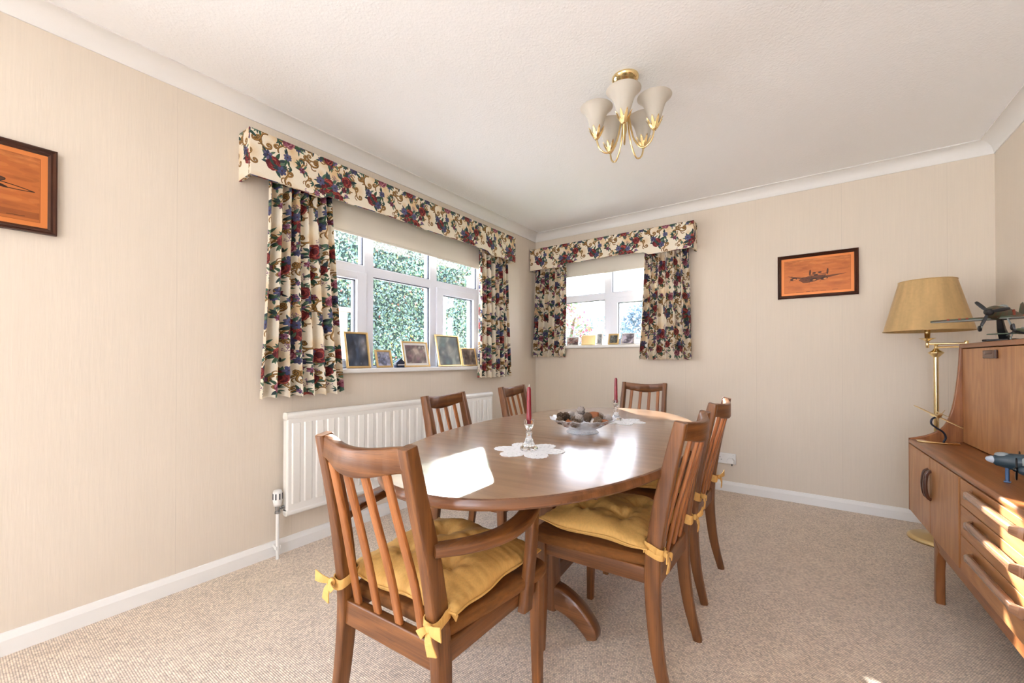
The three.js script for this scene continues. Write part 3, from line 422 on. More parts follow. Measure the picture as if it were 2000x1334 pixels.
wallPicture('framed copper etching of a fighter aircraft on the window wall, cut by the picture edge', [0.001, 1.713, 3.738], ON_LEFT, fighterPic);
{ // double socket with plug
  const t = thing('wall_socket', 'white double wall socket low on the wall beyond the chairs', 'socket', [1.842, 0.266, 0]);
  mesh('plate', slab(-0.073, 0.073, -0.043, 0.043, 0, 0.012, 0.004), M.white, t);
  for (const x of [-0.03, 0.042]) mesh('switch', at(slab(-0.006, 0.006, -0.009, 0.009, 0, 0.005, 0.002), x + 0.012, 0.022, 0.011, 0.12), M.white, t);
  mesh('pin_holes', [slab(-0.045, -0.041, 0.003, 0.011, 0.012, 0.0124), slab(-0.056, -0.049, -0.014, -0.01, 0.012, 0.0124), slab(-0.037, -0.03, -0.014, -0.01, 0.012, 0.0124)], M.black, t);
  const p = thing('plug', 'white plug in the wall socket', 'plug', [1.878, 0.25, 0.0125]);
  mesh('body', extrude([[-0.025, -0.022], [0.025, -0.022], [0.027, 0.008], [0.014, 0.024], [-0.014, 0.024], [-0.027, 0.008]], 0.022, { bevel: 0.006 }), M.white, p); mesh('cable_grip', at(cyl(0.004, 0.003, 0.02), 0.01, -0.038, 0.011), M.black, p);
}

// ---------------------------------------------------------------- chairs. Local frame: sitter looks along +z
function chair(name, label, pos, turn, arms, group) {
  const t = thing(name, label, arms ? 'armchair' : 'chair', pos, turn, group), X = V(1, 0, 0), hw = arms ? 0.003 : 0, tp = arms ? 0.155 : 0.169, sp = arms ? 0.172 : 0.178;
  for (const s of [-1, 1]) {
    mesh('front_leg', grain(sweep([V(s * (0.205 + hw), 0, 0.205), V(s * (0.204 + hw), 0.2, 0.201), V(s * (0.204 + hw), 0.408, 0.199)], (k) => [0.025 + 0.012 * k, 0.026 + 0.012 * k], X, { r: 0.004 }), 1, 11 + s), M.chairWood, t);
    const post = new THREE.CatmullRomCurve3([V(s * 0.192, 0, -0.25), V(s * 0.186, 0.14, -0.217), V(s * 0.18, 0.3, -0.2), V(s * sp, 0.43, -0.2), V(s * (sp * 0.6 + tp * 0.4), 0.6, -0.222), V(s * (sp * 0.15 + tp * 0.85), 0.74, -0.251), V(s * tp, 0.872, -0.2815), V(s * tp, 0.8795, -0.283)]).getPoints(30);
    mesh('back_post', grain(sweep(post, (k) => { const e = Math.max(0, 1 - (1 - k) / 0.03); return [0.026 + 0.006 * Math.sin(Math.PI * Math.min(0.7, k * 1.05)) - 0.0015 * e * e, 0.03 + 0.02 * Math.sin(Math.PI * Math.min(0.88, k * 1.02)) - 0.003 * e * e]; }, X, { r: 0.006 }), 1, 15 + s), M.chairWood, t);
    mesh('side_rail', grain(sweep([V(s * (0.198 + hw * 0.8), 0.384, 0.19), V(s * 0.178, 0.384, -0.19)], [0.022, 0.052], X, { r: 0.004 }), 2, 19 + s), M.chairWood, t);
  }
  mesh('front_rail', grain(slab(-0.2, 0.2, 0.358, 0.408, 0.19, 0.212, 0.004), 0, 23), M.chairWood, t);
  mesh('back_rail', grain(slab(-0.178, 0.178, 0.345, 0.413, -0.213, -0.186, 0.005), 0, 24), M.chairWood, t);
  { // crest rail: bowed backward, dipping in the middle, rounded ends
    const n = 40, pts = [], secs = [], xe = tp - 0.005, r = 0.0005;
    for (let i = 0; i <= n; i++) { const f = -1 + 2 * i / n, x = xe * Math.sin(f * Math.PI / 2 * 0.999), q = x / xe, e = Math.max(0, Math.abs(x) - (xe - r)) / r; const top = 0.879 - 0.012 * Math.pow(1 - q * q, 1.5) - r * (1 - Math.sqrt(Math.max(0, 1 - e * e))), bot = 0.82 - 0.022 * Math.pow(1 - q * q, 2); pts.push(V(x, (top + bot) / 2, -0.279 - 0.03 * Math.pow(1 - q * q, 1.7))); secs.push([Math.max(0.012, top - bot), 0.0265 + 0.002 * (1 - q * q)]); }
    mesh('crest_rail', grain(sweep(pts, (k, i) => secs[i], V(0, 1, 0), { r: 0.008, k: 4 }), 0, 26), M.chairWood, t);
  }
  for (let i = 0; i < 4; i++) { const f = i - 1.5, xb = f * 0.08, xt = f * (tp * 0.43), q = xt / (tp + 0.017); mesh('slat', grain(sweep(curve([[xb, 0.4, -0.199], [xb * 0.97 + xt * 0.03, 0.54, -0.22 - 0.01 * (1 - q * q)], [xb * 0.3 + xt * 0.7, 0.69, -0.248 - 0.023 * (1 - q * q)], [xt, 0.816, -0.274 - 0.032 * (1 - q * q)]], 14), [0.024, 0.012], X, { r: 0.004 }), 1, 30 + i), M.slatWood, t); }
  { // upholstered seat, wider in front
    const s = new THREE.Shape(), a = 0.236 + hw, b = 0.18, f = 0.245, z = -0.178; s.moveTo(-b, z); s.lineTo(b, z); s.lineTo(a - 0.004, f - 0.1); s.bezierCurveTo(a + 0.004, f - 0.02, a - 0.01, f - 0.005, a - 0.07, f); s.bezierCurveTo(0.08, f + 0.008, -0.08, f + 0.008, -a + 0.07, f); s.bezierCurveTo(-a + 0.01, f - 0.005, -a - 0.004, f - 0.02, -a + 0.004, f - 0.1); s.lineTo(-b, z);
    const g = extrude(s, 0.038, { bevel: 0.016, seg: 5, curveSegments: 10 }); g.applyMatrix4(new THREE.Matrix4().makeBasis(V(1, 0, 0), V(0, 0, 1), V(0, 1, 0))); 
    const p = g.attributes; for (const k of ['position', 'normal', 'uv']) { const A = p[k], n = A.itemSize; for (let i = 0; i < A.count; i += 3) for (let c = 0; c < n; c++) { const w = A.array[i * n + c]; A.array[i * n + c] = A.array[(i + 1) * n + c]; A.array[(i + 1) * n + c] = w; } }
    g.translate(0, 0.404, 0); const m = mergeVertices((g.deleteAttribute('normal'), g.deleteAttribute('uv'), g), 1e-5); mesh('seat', grain(toCreasedNormals(m, 1.0), 2, 0), M.velvet, t);
  }
  if (arms) for (const s of [-1, 1]) {
    const path = curve([[s * 0.176, 0.636, -0.222], [s * 0.222, 0.633, -0.15], [s * 0.254, 0.632, -0.06], [s * 0.26, 0.64, 0.03], [s * 0.244, 0.654, 0.11], [s * 0.235, 0.66, 0.145]], 26);
    mesh('arm', grain(sweep(path, (k) => [0.032 + 0.024 * Math.sin(Math.PI * (0.15 + 0.75 * k)), 0.026], path.map((_, i) => { const a = path[Math.max(0, i - 1)], b = path[Math.min(path.length - 1, i + 1)]; return V(b.z - a.z, 0, a.x - b.x).normalize(); }), { r: 0.01, k: 4 }), 2, 40 + s), M.chairWood, t);
    mesh('arm_support', grain(sweep(curve([[s * 0.217, 0.345, 0.112], [s * 0.221, 0.42, 0.12], [s * 0.229, 0.54, 0.13], [s * 0.235, 0.652, 0.132]], 14), (k) => [0.026, 0.05 - 0.016 * k], X, { r: 0.007 }), 1, 44 + s), M.chairWood, t);
  }
  return t;
}
const ch1 = chair('dining_armchair', 'wooden slat-back dining armchair with curved arms at the near end of the table', [1.499, 0, 2.893], Math.PI + 0.045, true);
const ch2 = chair('dining_chair', 'armless wooden slat-back chair on the sideboard side, next to the armchair', [1.786, 0, 2.262], -Math.PI / 2 - 0.02, false, 'slat-back chairs round the dining table');
const G = 'slat-back chairs round the dining table';
const ch3 = copyThing(ch2, 'armless wooden slat-back chair on the sideboard side, second from the armchair, nearer the wall socket', [1.767, 0, 1.61], -Math.PI / 2 - 0.02, G);
const ch4 = copyThing(ch2, 'armless wooden slat-back chair on the radiator side, in front of the ribbed radiator', [1.005, 0, 2.07], Math.PI / 2 + 0.14, G);
const ch5 = copyThing(ch2, 'armless wooden slat-back chair near the room corner, just past the end of the radiator', [0.905, 0, 1.275], Math.PI / 2 + 0.14, G);
const ch6 = copyThing(ch2, 'wooden slat-back chair at the far end of the table under the small window', [1.276, 0, 0.612], -0.01, G);

// tufted cushion with piping and tied tapes, in the frame of its chair
function cushion(label, ref, seed, px = 0.1775) {
  const t = thing('seat_cushion', label, 'cushion', ref.position.toArray(), ref.rotation.y, 'mustard tufted cushions on the chairs'), r = rng(seed), n = 56, hx = 0.212, hz = 0.2, y0 = 0.444, P = [], U = [], I = [], tuft = [[-0.38, -0.38], [0.38, -0.38], [-0.38, 0.38], [0.38, 0.38]];
  const lift = (u, v) => 0.007 * Math.sin(u * 2.1 + seed) * v + 0.012 * Math.max(0, v) * v; // front edge stands a little proud
  const out = (u, v) => [hx * u * (1 - 0.05 * (1 - v * v)) + 0.002 * Math.sin(v * 9 + seed), hz * v * (1 - 0.05 * (1 - u * u)) + 0.01];
  const edge = (u, v) => 0.032 + lift(u, v) + 0.004 * Math.sin(u * 7 + v * 5 + seed);
  for (const side of [1, -1]) for (let j = 0; j <= n; j++) for (let i = 0; i <= n; i++) {
    const u = -1 + 2 * i / n, v = -1 + 2 * j / n, [x, z] = out(u, v), e = Math.pow((1 - Math.pow(Math.abs(u), 2.6)) * (1 - Math.pow(Math.abs(v), 2.6)), 0.45); let h = 0.056 * e;
    for (const [a, b] of tuft) { const d = Math.hypot(u - a, v - b); h -= e * 0.034 * Math.exp(-d * d / 0.028); const an = Math.atan2(v - b, u - a); h += e * 0.0035 * Math.sin(an * 7 + a * 9 + seed) * Math.exp(-Math.pow((d - 0.22) / 0.16, 2)); }
    h += e * (0.004 * Math.sin(u * 4.2 + seed) * Math.cos(v * 3.7 + seed * 2) + 0.002 * Math.sin(u * 11 + v * 6));
    const puck = (1 - e) * 0.002 * Math.sin((Math.abs(u) > Math.abs(v) ? v : u) * 40);
    P.push(x, y0 + edge(u, v) + (side > 0 ? h + puck : -Math.min(edge(u, v) + 0.002, 0.036 * e)), z); U.push(x, z);
  }
  const m = (n + 1) * (n + 1); for (let j = 0; j < n; j++) for (let i = 0; i < n; i++) { const a = j * (n + 1) + i, b = a + 1, c = a + n + 1, d = c + 1; I.push(a, c, b, b, c, d, m + a, m + b, m + c, m + b, m + d, m + c); }
  const g = new THREE.BufferGeometry(); g.setAttribute('position', new THREE.Float32BufferAttribute(P, 3)); g.setAttribute('uv', new THREE.Float32BufferAttribute(U, 2)); g.setIndex(I); mesh('pad', prep(toCreasedNormals(g, 1.3)), M.cushion, t);
  const loop = []; for (const [a, b, c, d] of [[-1, -1, 1, -1], [1, -1, 1, 1], [1, 1, -1, 1], [-1, 1, -1, -1]]) for (let i = 0; i < 22; i++) { const u = a + (c - a) * i / 22, v = b + (d - b) * i / 22, [x, z] = out(u, v); loop.push(V(x * 1.004, y0 + edge(u, v), z * 1.004)); }
  mesh('piping', sweep(loop, [0.006, 0.006], V(0, 1, 0), { r: 0.003, closed: true }), M.cushion, t);
  for (const [a, b] of tuft) { const [x, z] = out(a, b); mesh('button', ball(0.009, x, y0 + edge(a, b) + 0.019, z, 1, 0.55, 1, 10), M.cushion, t); }
  for (const s of [-1, 1]) { // a band of tape round the post, a knot and two short ends
    const cx = s * px, cz = -0.205, ty = 0.474, parts = [], q = [];
    for (const dy of [-0.009, 0.004]) { const ring = []; for (let i = 0; i < 28; i++) { const a = i / 28 * 6.283, c = Math.cos(a), d = Math.sin(a), k = 1 / Math.pow(Math.pow(Math.abs(c), 5) + Math.pow(Math.abs(d), 5), 0.2); ring.push(V(cx + 0.0205 * c * k, ty + dy + 0.006 * Math.sin(a + dy * 100) + (d > 0 ? 0.006 * d : -0.006 * Math.abs(d)), cz + 0.029 * d * k)); } parts.push(sweep(ring, [0.019, 0.0032], V(0, 1, 0), { r: 0.0014, k: 2, closed: true })); }
    const [ex, ez] = out(s, -1); parts.push(sweep(curve([[ex * 0.97, y0 + 0.024, ez + 0.012], [cx + s * 0.014, ty + 0.004, cz + 0.03], [cx + s * 0.0225, ty, cz - 0.01]], 8), [0.02, 0.003], V(0, 1, 0), { r: 0.0014, k: 2 }));
    const kx = cx + s * 0.01, kz = cz - 0.037; parts.push(ball(0.011, kx, ty - 0.004, kz, 1.05, 1, 0.8, 12));
    const end = (dir, w) => { const pp = curve([[kx, ty - 0.004, kz], [kx + dir[0] * 0.4, ty - 0.004 + dir[1] * 0.4 + 0.005, kz + dir[2] * 0.5 - 0.006], [kx + dir[0], ty + dir[1], kz + dir[2]]], 8); parts.push(sweep(pp, (k) => [0.01 + w * Math.pow(k, 0.8), 0.0035], V(dir[1], -dir[0], 0.001).normalize(), { r: 0.0016, k: 2 })); };
    end([s * 0.05, 0.004 + 0.012 * (r() - 0.3), -0.016], 0.022); end([s * 0.012 + 0.01 * (r() - 0.5), -0.056, -0.008], 0.02); end([-s * 0.02, -0.018, -0.012], 0.012);
    mesh('tie', parts, M.cushion, t);
  }
  return t;
}
cushion('mustard tufted cushion tied to the armchair', ch1, 1, 0.1705);
cushion('mustard tufted cushion tied to the first chair on the sideboard side, next to the armchair', ch2, 2);
cushion('mustard tufted cushion tied to the second sideboard-side chair, mostly hidden', ch3, 3);

// ---------------------------------------------------------------- table
const TABLE = { x: 1.466, z: 1.99, turn: 0.0917, top: 0.73 };
{
  const t = thing('dining_table', 'oval glossy wooden extending dining table on pedestals', 'table', [TABLE.x, 0, TABLE.z], TABLE.turn);
  const a = 0.556, b = 1.07, e = 2.12, N = 144, rings = [[0.014, 0.698], [0.005, 0.7], [0.0005, 0.706], [0, 0.712], [0.0015, 0.72], [0.005, 0.7265], [0.01, 0.7292], [0.016, 0.73]], P = [], I = [];
  for (const [ins, y] of rings) for (let i = 0; i < N; i++) { const f = i / N * 2 * Math.PI, c = Math.cos(f), s = Math.sin(f), k = 1 / Math.pow(Math.pow(Math.abs(c), e) + Math.pow(Math.abs(s), e), 1 / e); P.push((a - ins) * c * k, y, (b - ins) * s * k); }
  const last = rings.length - 1; for (let j = 0; j < last; j++) for (let i = 0; i < N; i++) { const q = j * N + i, w = j * N + (i + 1) % N; I.push(q, q + N, w, w, q + N, w + N); }
  P.push(0, 0.698, 0, 0, 0.73, 0); const cb = rings.length * N, ct = cb + 1; for (let i = 0; i < N; i++) { const w = (i + 1) % N; I.push(cb, i, w, ct, last * N + w, last * N + i); }
  const g = new THREE.BufferGeometry(); g.setAttribute('position', new THREE.Float32BufferAttribute(P, 3)); g.setIndex(I);
  const g2 = grain(toCreasedNormals(g, 0.35), 0, 2), ev = new Evaluator(); ev.useGroups = false; const A = new Brush(g2); A.updateMatrixWorld();
  for (const [nm, z0, z1, k] of [['table_leaf', -0.2293, 0.2293, 0], ['tabletop_half', -1.2, -0.2307, 0.37], ['tabletop_half', 0.2307, 1.2, 0.81]]) {
    const B = new Brush(prep(new THREE.BoxGeometry(2, 0.3, z1 - z0).translate(0, 0.7, (z0 + z1) / 2))); B.updateMatrixWorld();
    const q = ev.evaluate(A, B, INTERSECTION).geometry, uv = q.attributes.uv; for (let i = 0; i < uv.count; i++) uv.setXY(i, uv.getX(i) + k, uv.getY(i) + k * 1.7); q.clearGroups();
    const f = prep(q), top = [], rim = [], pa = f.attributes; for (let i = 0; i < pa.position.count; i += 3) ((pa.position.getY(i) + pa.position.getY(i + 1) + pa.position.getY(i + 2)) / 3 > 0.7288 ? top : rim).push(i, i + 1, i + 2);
    const pick = (ids) => { const o = new THREE.BufferGeometry(); for (const k of ['position', 'normal', 'uv']) { const a = pa[k], n = a.itemSize, d = new Float32Array(ids.length * n); ids.forEach((id, j) => { for (let c = 0; c < n; c++) d[j * n + c] = a.array[id * n + c]; }); o.setAttribute(k, new THREE.BufferAttribute(d, n)); } return o; };
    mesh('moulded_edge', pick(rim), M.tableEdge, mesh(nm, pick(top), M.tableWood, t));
  }
  mesh('apron', [slab(-0.34, 0.34, 0.65, 0.698, -0.66, -0.635), slab(-0.34, 0.34, 0.65, 0.698, 0.635, 0.66), slab(-0.34, -0.315, 0.65, 0.698, -0.66, 0.66), slab(0.315, 0.34, 0.65, 0.698, -0.66, 0.66)].map((q) => grain(q, 2, 3)), M.tableEdge, t);
  for (const s of [-1, 1]) {
    const z = s * 0.335;
    mesh('pedestal', grain(sweep([V(0, 0.08, z), V(0, 0.4, z), V(0, 0.66, z)], (k) => [0.13 + 0.03 * Math.abs(k - 0.5), 0.07], V(1, 0, 0), { r: 0.012 }), 1, 50 + s), M.tableEdge, t);
    for (const q of [-1, 1]) mesh('foot', grain(sweep(curve([[q * 0.02, 0.135, z], [q * 0.09, 0.124, z], [q * 0.16, 0.088, z], [q * 0.21, 0.034, z], [q * 0.216, 0.014, z]], 18), (k) => [0.062, 0.105 - 0.06 * k], V(0, 0, 1), { r: 0.014, k: 4 }), 0, 54 + s + q), M.tableEdge, t);
  }
  mesh('stretcher', grain(slab(-0.02, 0.02, 0.12, 0.19, -0.31, 0.31, 0.006), 2, 60), M.tableEdge, t);
}
const TY = TABLE.top;
function doily(label, x, z, turn) {
  const s = new THREE.Shape(), N = 240, rad = (f) => { const k = Math.cos(f * 3), petal = 0.076 + 0.056 * Math.pow(Math.abs(k), 0.7); return petal + 0.005 * Math.abs(Math.sin(f * 24)); };
  for (let i = 0; i < N; i++) { const f = i / N * 2 * Math.PI, q = rad(f); i ? s.lineTo(q * Math.cos(f), q * Math.sin(f)) : s.moveTo(q, 0); }
  const hole = (cx, cy, rx, ry, a) => { const p = new THREE.Path(); p.absellipse(cx, cy, rx, ry, 0, 2 * Math.PI, true, a); s.holes.push(p); };
  for (let k = 0; k < 6; k++) { const a = k * Math.PI / 3; for (const [d, o, rx, ry] of [[0.118, 0, 0.004, 0.003], [0.105, 0.012, 0.006, 0.003], [0.105, -0.012, 0.006, 0.003], [0.092, 0, 0.008, 0.003], [0.088, 0.022, 0.006, 0.003], [0.088, -0.022, 0.006, 0.003], [0.074, 0.011, 0.007, 0.003], [0.074, -0.011, 0.007, 0.003], [0.056, 0.008, 0.006, 0.0026], [0.056, -0.008, 0.006, 0.0026]]) hole(Math.cos(a) * d - Math.sin(a) * o, Math.sin(a) * d + Math.cos(a) * o, rx, ry, a); }
  const g = extrude(s, 0.0022, { curveSegments: 6 }); g.applyMatrix4(new THREE.Matrix4().makeRotationX(-Math.PI / 2));
  const t = mesh('lace_doily', grain(g, 0, 0), M.lace); t.position.set(x, TY + 0.0003, z); t.rotation.y = turn; tag(t, label, 'doily', 'white lace doilies on the table'); return t;
}
const CAND = [[1.527, 2.468], [1.512, 1.556]];
doily('white lace doily under the near candlestick', CAND[0][0], CAND[0][1], 0.35); doily('white lace doily under the far candlestick, past the glass bowl', CAND[1][0] + 0.03, CAND[1][1] + 0.01, 0.1);
{
  const prof = [[0, 0], [0.033, 0], [0.036, 0.004], [0.034, 0.009], [0.026, 0.016], [0.018, 0.03], [0.0125, 0.045], [0.0105, 0.058], [0.0135, 0.064], [0.0095, 0.07], [0.0085, 0.076], [0.0125, 0.082], [0.0175, 0.09], [0.019, 0.1], [0.0205, 0.112], [0.0195, 0.113], [0.0115, 0.1125], [0.0115, 0.098], [0, 0.098]];
  const body = toCreasedNormals(new THREE.LatheGeometry(prof.map(([a, b]) => new THREE.Vector2(Math.max(a, 1e-4), b)), 10), 0.3);
  const t = mesh('candlestick', prep(body), M.crystal); t.position.set(CAND[0][0], TY + 0.003, CAND[0][1]); tag(t, 'clear cut-glass candlestick on the near doily', 'candlestick', 'glass candlesticks on the table');
  const c = copyThing(t, 'clear cut-glass candlestick on the far doily, past the glass bowl', [CAND[1][0], TY + 0.003, CAND[1][1]]);
  const k = thing('candle', 'tall dark red tapered candle in the near candlestick', 'candle', [CAND[0][0], TY + 0.1015, CAND[0][1]], 0, 'red candles on the table');
  mesh('wax', lathe([[0, 0], [0.0095, 0], [0.0096, 0.02], [0.0075, 0.13], [0.0055, 0.137], [0, 0.138]], 20), M.wax, k); mesh('wick', tube([[0, 0.136, 0], [0.0005, 0.142, 0], [0.002, 0.147, 0.001]], 0.0009, 6, 5), M.paint, k);
  copyThing(k, 'tall dark red tapered candle in the far candlestick, past the glass bowl', [CAND[1][0], TY + 0.1015, CAND[1][1]]);
}
{ // pressed glass bowl with scalloped rim and foot
  const bx = 1.524, bz = 2.005, N = 72, prof = [[0.002, 0.012], [0.05, 0.012], [0.066, 0.004], [0.072, 0.0], [0.074, 0.004], [0.064, 0.014], [0.062, 0.019], [0.088, 0.032], [0.12, 0.05], [0.147, 0.062], [0.153, 0.067], [0.149, 0.069], [0.118, 0.057], [0.086, 0.04], [0.058, 0.027], [0.002, 0.024]], P = [], I = [], U = [];
  prof.forEach(([q, y], j) => { for (let i = 0; i < N; i++) { const f = i / N * 2 * Math.PI, edge = Math.max(0, (q - 0.06) / 0.09), foot = y < 0.006 ? 1 : 0, w = 1 + 0.022 * edge * Math.cos(f * 18) + 0.03 * foot * Math.cos(f * 18), yy = y + 0.003 * edge * Math.cos(f * 18) + (j >= 6 && j <= 9 ? 0.0022 * Math.sin(f * 36 + j * 1.6) : 0); P.push(q * w * Math.cos(f), yy, q * w * Math.sin(f)); U.push(f * 0.15, q); } });
  for (let j = 0; j < prof.length - 1; j++) for (let i = 0; i < N; i++) { const a = j * N + i, b = j * N + (i + 1) % N; I.push(a, a + N, b, b, a + N, b + N); }
  const e = (prof.length - 1) * N; for (let i = 1; i < N - 1; i++) { I.push(0, i, i + 1, e, e + i + 1, e + i); }
  const g = new THREE.BufferGeometry(); g.setAttribute('position', new THREE.Float32BufferAttribute(P, 3)); g.setAttribute('uv', new THREE.Float32BufferAttribute(U, 2)); g.setIndex(I);
  const t = mesh('glass_bowl', prep(toCreasedNormals(g, 0.35)), phys({ color: S(250, 252, 255), transmission: 0.72, thickness: 0, roughness: 0.06, ior: 1.6, bumpMap: tex(256, 256, (u, v) => Math.abs(Math.sin(u * 32 * Math.PI) * Math.sin(v * 32 * Math.PI)), { rep: [1 / 0.16, 1 / 0.16] }), bumpScale: 0.002 })); t.position.set(bx, TY + 0.0005, bz); tag(t, 'clear pressed-glass footed bowl in the middle of the table', 'bowl');
  // pine cones: a core with spiralling scales; dried pieces round them
  const coneGeo = (L, R, seed) => { const r = rng(seed), gs = [ball(R * 0.4, 0, L * 0.45, 0, 1, L / R * 1.0, 1, 8)]; const m = 46; for (let i = 0; i < m; i++) { const k = i / m, y = L * (0.04 + 0.9 * k), rad = R * Math.pow(Math.sin(Math.PI * (0.2 + 0.74 * k)), 0.8), f = i * 2.39996, s = new THREE.SphereGeometry(1, 7, 5); s.scale(rad * 0.36 + 0.0015, 0.0016, rad * 0.46 + 0.001); s.translate(0, 0, rad * 0.74); s.rotateX(-0.35 - 0.7 * k + 0.25 * (r() - 0.5)); s.rotateY(f); s.translate(0, y, 0); gs.push(s); } return mergeGeometries(gs.map(prep)); };
  const coneMat = [std({ color: S(92, 72, 56), roughness: 0.8 }), std({ color: S(172, 162, 156), roughness: 0.6 }), std({ color: S(130, 108, 88), roughness: 0.8 })], geos = [coneGeo(0.04, 0.021, 1), coneGeo(0.034, 0.018, 2)];
  const cones = [[-0.068, 0.052, 0.03, 0, 0.5, 0.3], [0.008, 0.064, 0.03, 1, 1.2, 0.1], [0.045, 0.062, 0.02, 1, 1.5, 2.2], [-0.02, 0.066, -0.02, 1, 1.3, 4], [0.083, 0.054, 0.045, 2, 1.1, 0.9], [-0.012, 0.078, 0.0, 1, 0.3, 3], [0.03, 0.052, 0.07, 0, 1.4, 5.2], [-0.06, 0.058, -0.04, 2, 1.2, 2.6], [0.06, 0.056, -0.05, 0, 1.4, 1.6]];
  { const r = rng(19); for (let i = 0; i < 17; i++) { const a = i * 2.4, d = 0.03 + 0.075 * Math.sqrt((i + 0.5) / 17); cones.push([d * Math.cos(a), 0.046 + 0.012 * r() + 0.02 * (1 - d / 0.11), d * Math.sin(a), i % 3 === 0 ? 0 : i % 3 === 1 ? 1 : 2, 0.8 + 0.8 * r(), r() * 6.28]); } }
  for (const [x, y, z, m, tilt, a] of cones) { const o = mesh('pine_cone', geos[m === 2 ? 1 : 0], coneMat[m]); o.position.set(bx + x, TY + y, bz + z); o.rotation.set(tilt, a, 0, 'YXZ'); tag(o, m === 0 ? 'dark brown pine cone among the dried pieces in the glass bowl' : m === 1 ? 'silver-white dusted pine cone in the heap in the glass bowl' : 'small mid-brown pine cone in the glass bowl', 'pine cone', m === 0 ? 'dark pine cones in the glass bowl' : m === 1 ? 'silvery pine cones in the glass bowl' : 'small brown pine cones in the glass bowl'); }
  const lump = (seed, sx, sy, sz) => { const g = new THREE.IcosahedronGeometry(1, 3), p = g.attributes.position, v = V(); for (let i = 0; i < p.count; i++) { v.fromBufferAttribute(p, i); const k = 1 + 0.25 * Math.sin(v.x * 3 + seed) * Math.sin(v.y * 4 + seed * 2) + 0.12 * Math.sin(v.z * 9 + seed); p.setXYZ(i, v.x * k * sx, v.y * k * sy, v.z * k * sz); } const m = mergeVertices((g.deleteAttribute('normal'), g.deleteAttribute('uv'), g), 1e-5); m.computeVertexNormals(); return prep(m); };
  const pm = std({ color: S(150, 92, 56), roughness: 0.7 }), lg = [lump(1, 0.025, 0.02, 0.022), lump(3, 0.019, 0.01, 0.014)];
  for (const [x, y, z, k, a] of [[0.055, 0.082, -0.005, 0, 0.4], [-0.012, 0.055, 0.068, 1, 1], [-0.105, 0.058, 0.02, 1, 2], [0.112, 0.06, 0.01, 1, 3], [-0.085, 0.06, 0.0, 1, 2.4], [0.01, 0.05, -0.075, 1, 0.3], [-0.045, 0.048, 0.065, 1, 4]]) { const o = mesh('dried_pod', lg[k], pm); o.position.set(bx + x, TY + y, bz + z); o.rotation.set(0.3 * a, a, 0.2); tag(o, k ? 'small rust-brown dried pod in the glass bowl' : 'large round rust-brown dried pod on top of the heap in the glass bowl', 'dried pod', k ? 'small dried pods in the glass bowl' : undefined); }
}

// ---------------------------------------------------------------- ceiling light
{
  const t = thing('ceiling_light', 'brass ceiling light with five upturned frosted glass shades', 'ceiling light', [1.683, CEIL, 1.868]);
  mesh('ceiling_rose', lathe([[0.062, 0], [0.062, -0.006], [0.058, -0.014], [0.045, -0.026], [0.02, -0.034], [0.012, -0.05], [0.012, -0.075], [0, -0.075]], 40), M.brass, t);
  mesh('finial', lathe([[0, -0.075], [0.014, -0.08], [0.016, -0.1], [0.012, -0.12], [0.005, -0.2], [0.008, -0.25], [0.004, -0.268], [0, -0.275]], 20), M.brass, t);
  for (let i = 0; i < 5; i++) {
    const a = 0.297 + i * 2 * Math.PI / 5, c = Math.sin(a), s = Math.cos(a), P = (r, y) => [c * r, y, s * r];
    const arm = mesh('arm', tube([P(0.012, -0.07), P(0.016, -0.15), P(0.024, -0.23), P(0.046, -0.315), P(0.085, -0.36), P(0.12, -0.342), P(0.135, -0.3), P(0.137, -0.28)], 0.0042, 40, 8), M.brass, t);
    const x = c * 0.137, z = s * 0.137, petals = [lathe([[0, -0.296], [0.008, -0.296], [0.012, -0.286], [0.02, -0.262], [0.019, -0.261], [0.01, -0.28], [0, -0.28]], 20, x, 0, z)];
    for (let k = 0; k < 8; k++) { const f = k / 8 * 6.283, fx = Math.cos(f), fz = Math.sin(f); petals.push(sweep(curve([[x + fx * 0.012, -0.288, z + fz * 0.012], [x + fx * 0.023, -0.27, z + fz * 0.023], [x + fx * 0.032, -0.252, z + fz * 0.032], [x + fx * 0.039, -0.242, z + fz * 0.039]], 6), (q) => [0.014 + 0.004 * q - 0.016 * q * q, 0.0018], V(-fz, 0, fx), { r: 0.0008, k: 1 })); }
    mesh('lamp_cup', petals, M.brass, t);
    const pr = [[0.014, -0.274], [0.021, -0.262], [0.03, -0.238], [0.038, -0.208], [0.047, -0.18], [0.06, -0.158], [0.071, -0.148], [0.076, -0.145]], inn = pr.slice().reverse().map(([q, y]) => [q - 0.0022, y + 0.0006]);
    mesh('glass_shade', lathe([...pr, ...inn], 40, x, 0, z), M.frost, t);
    mesh('lamp_holder', cyl(0.011, 0.011, 0.04, x, -0.276, z), M.paint, t);
  }
}

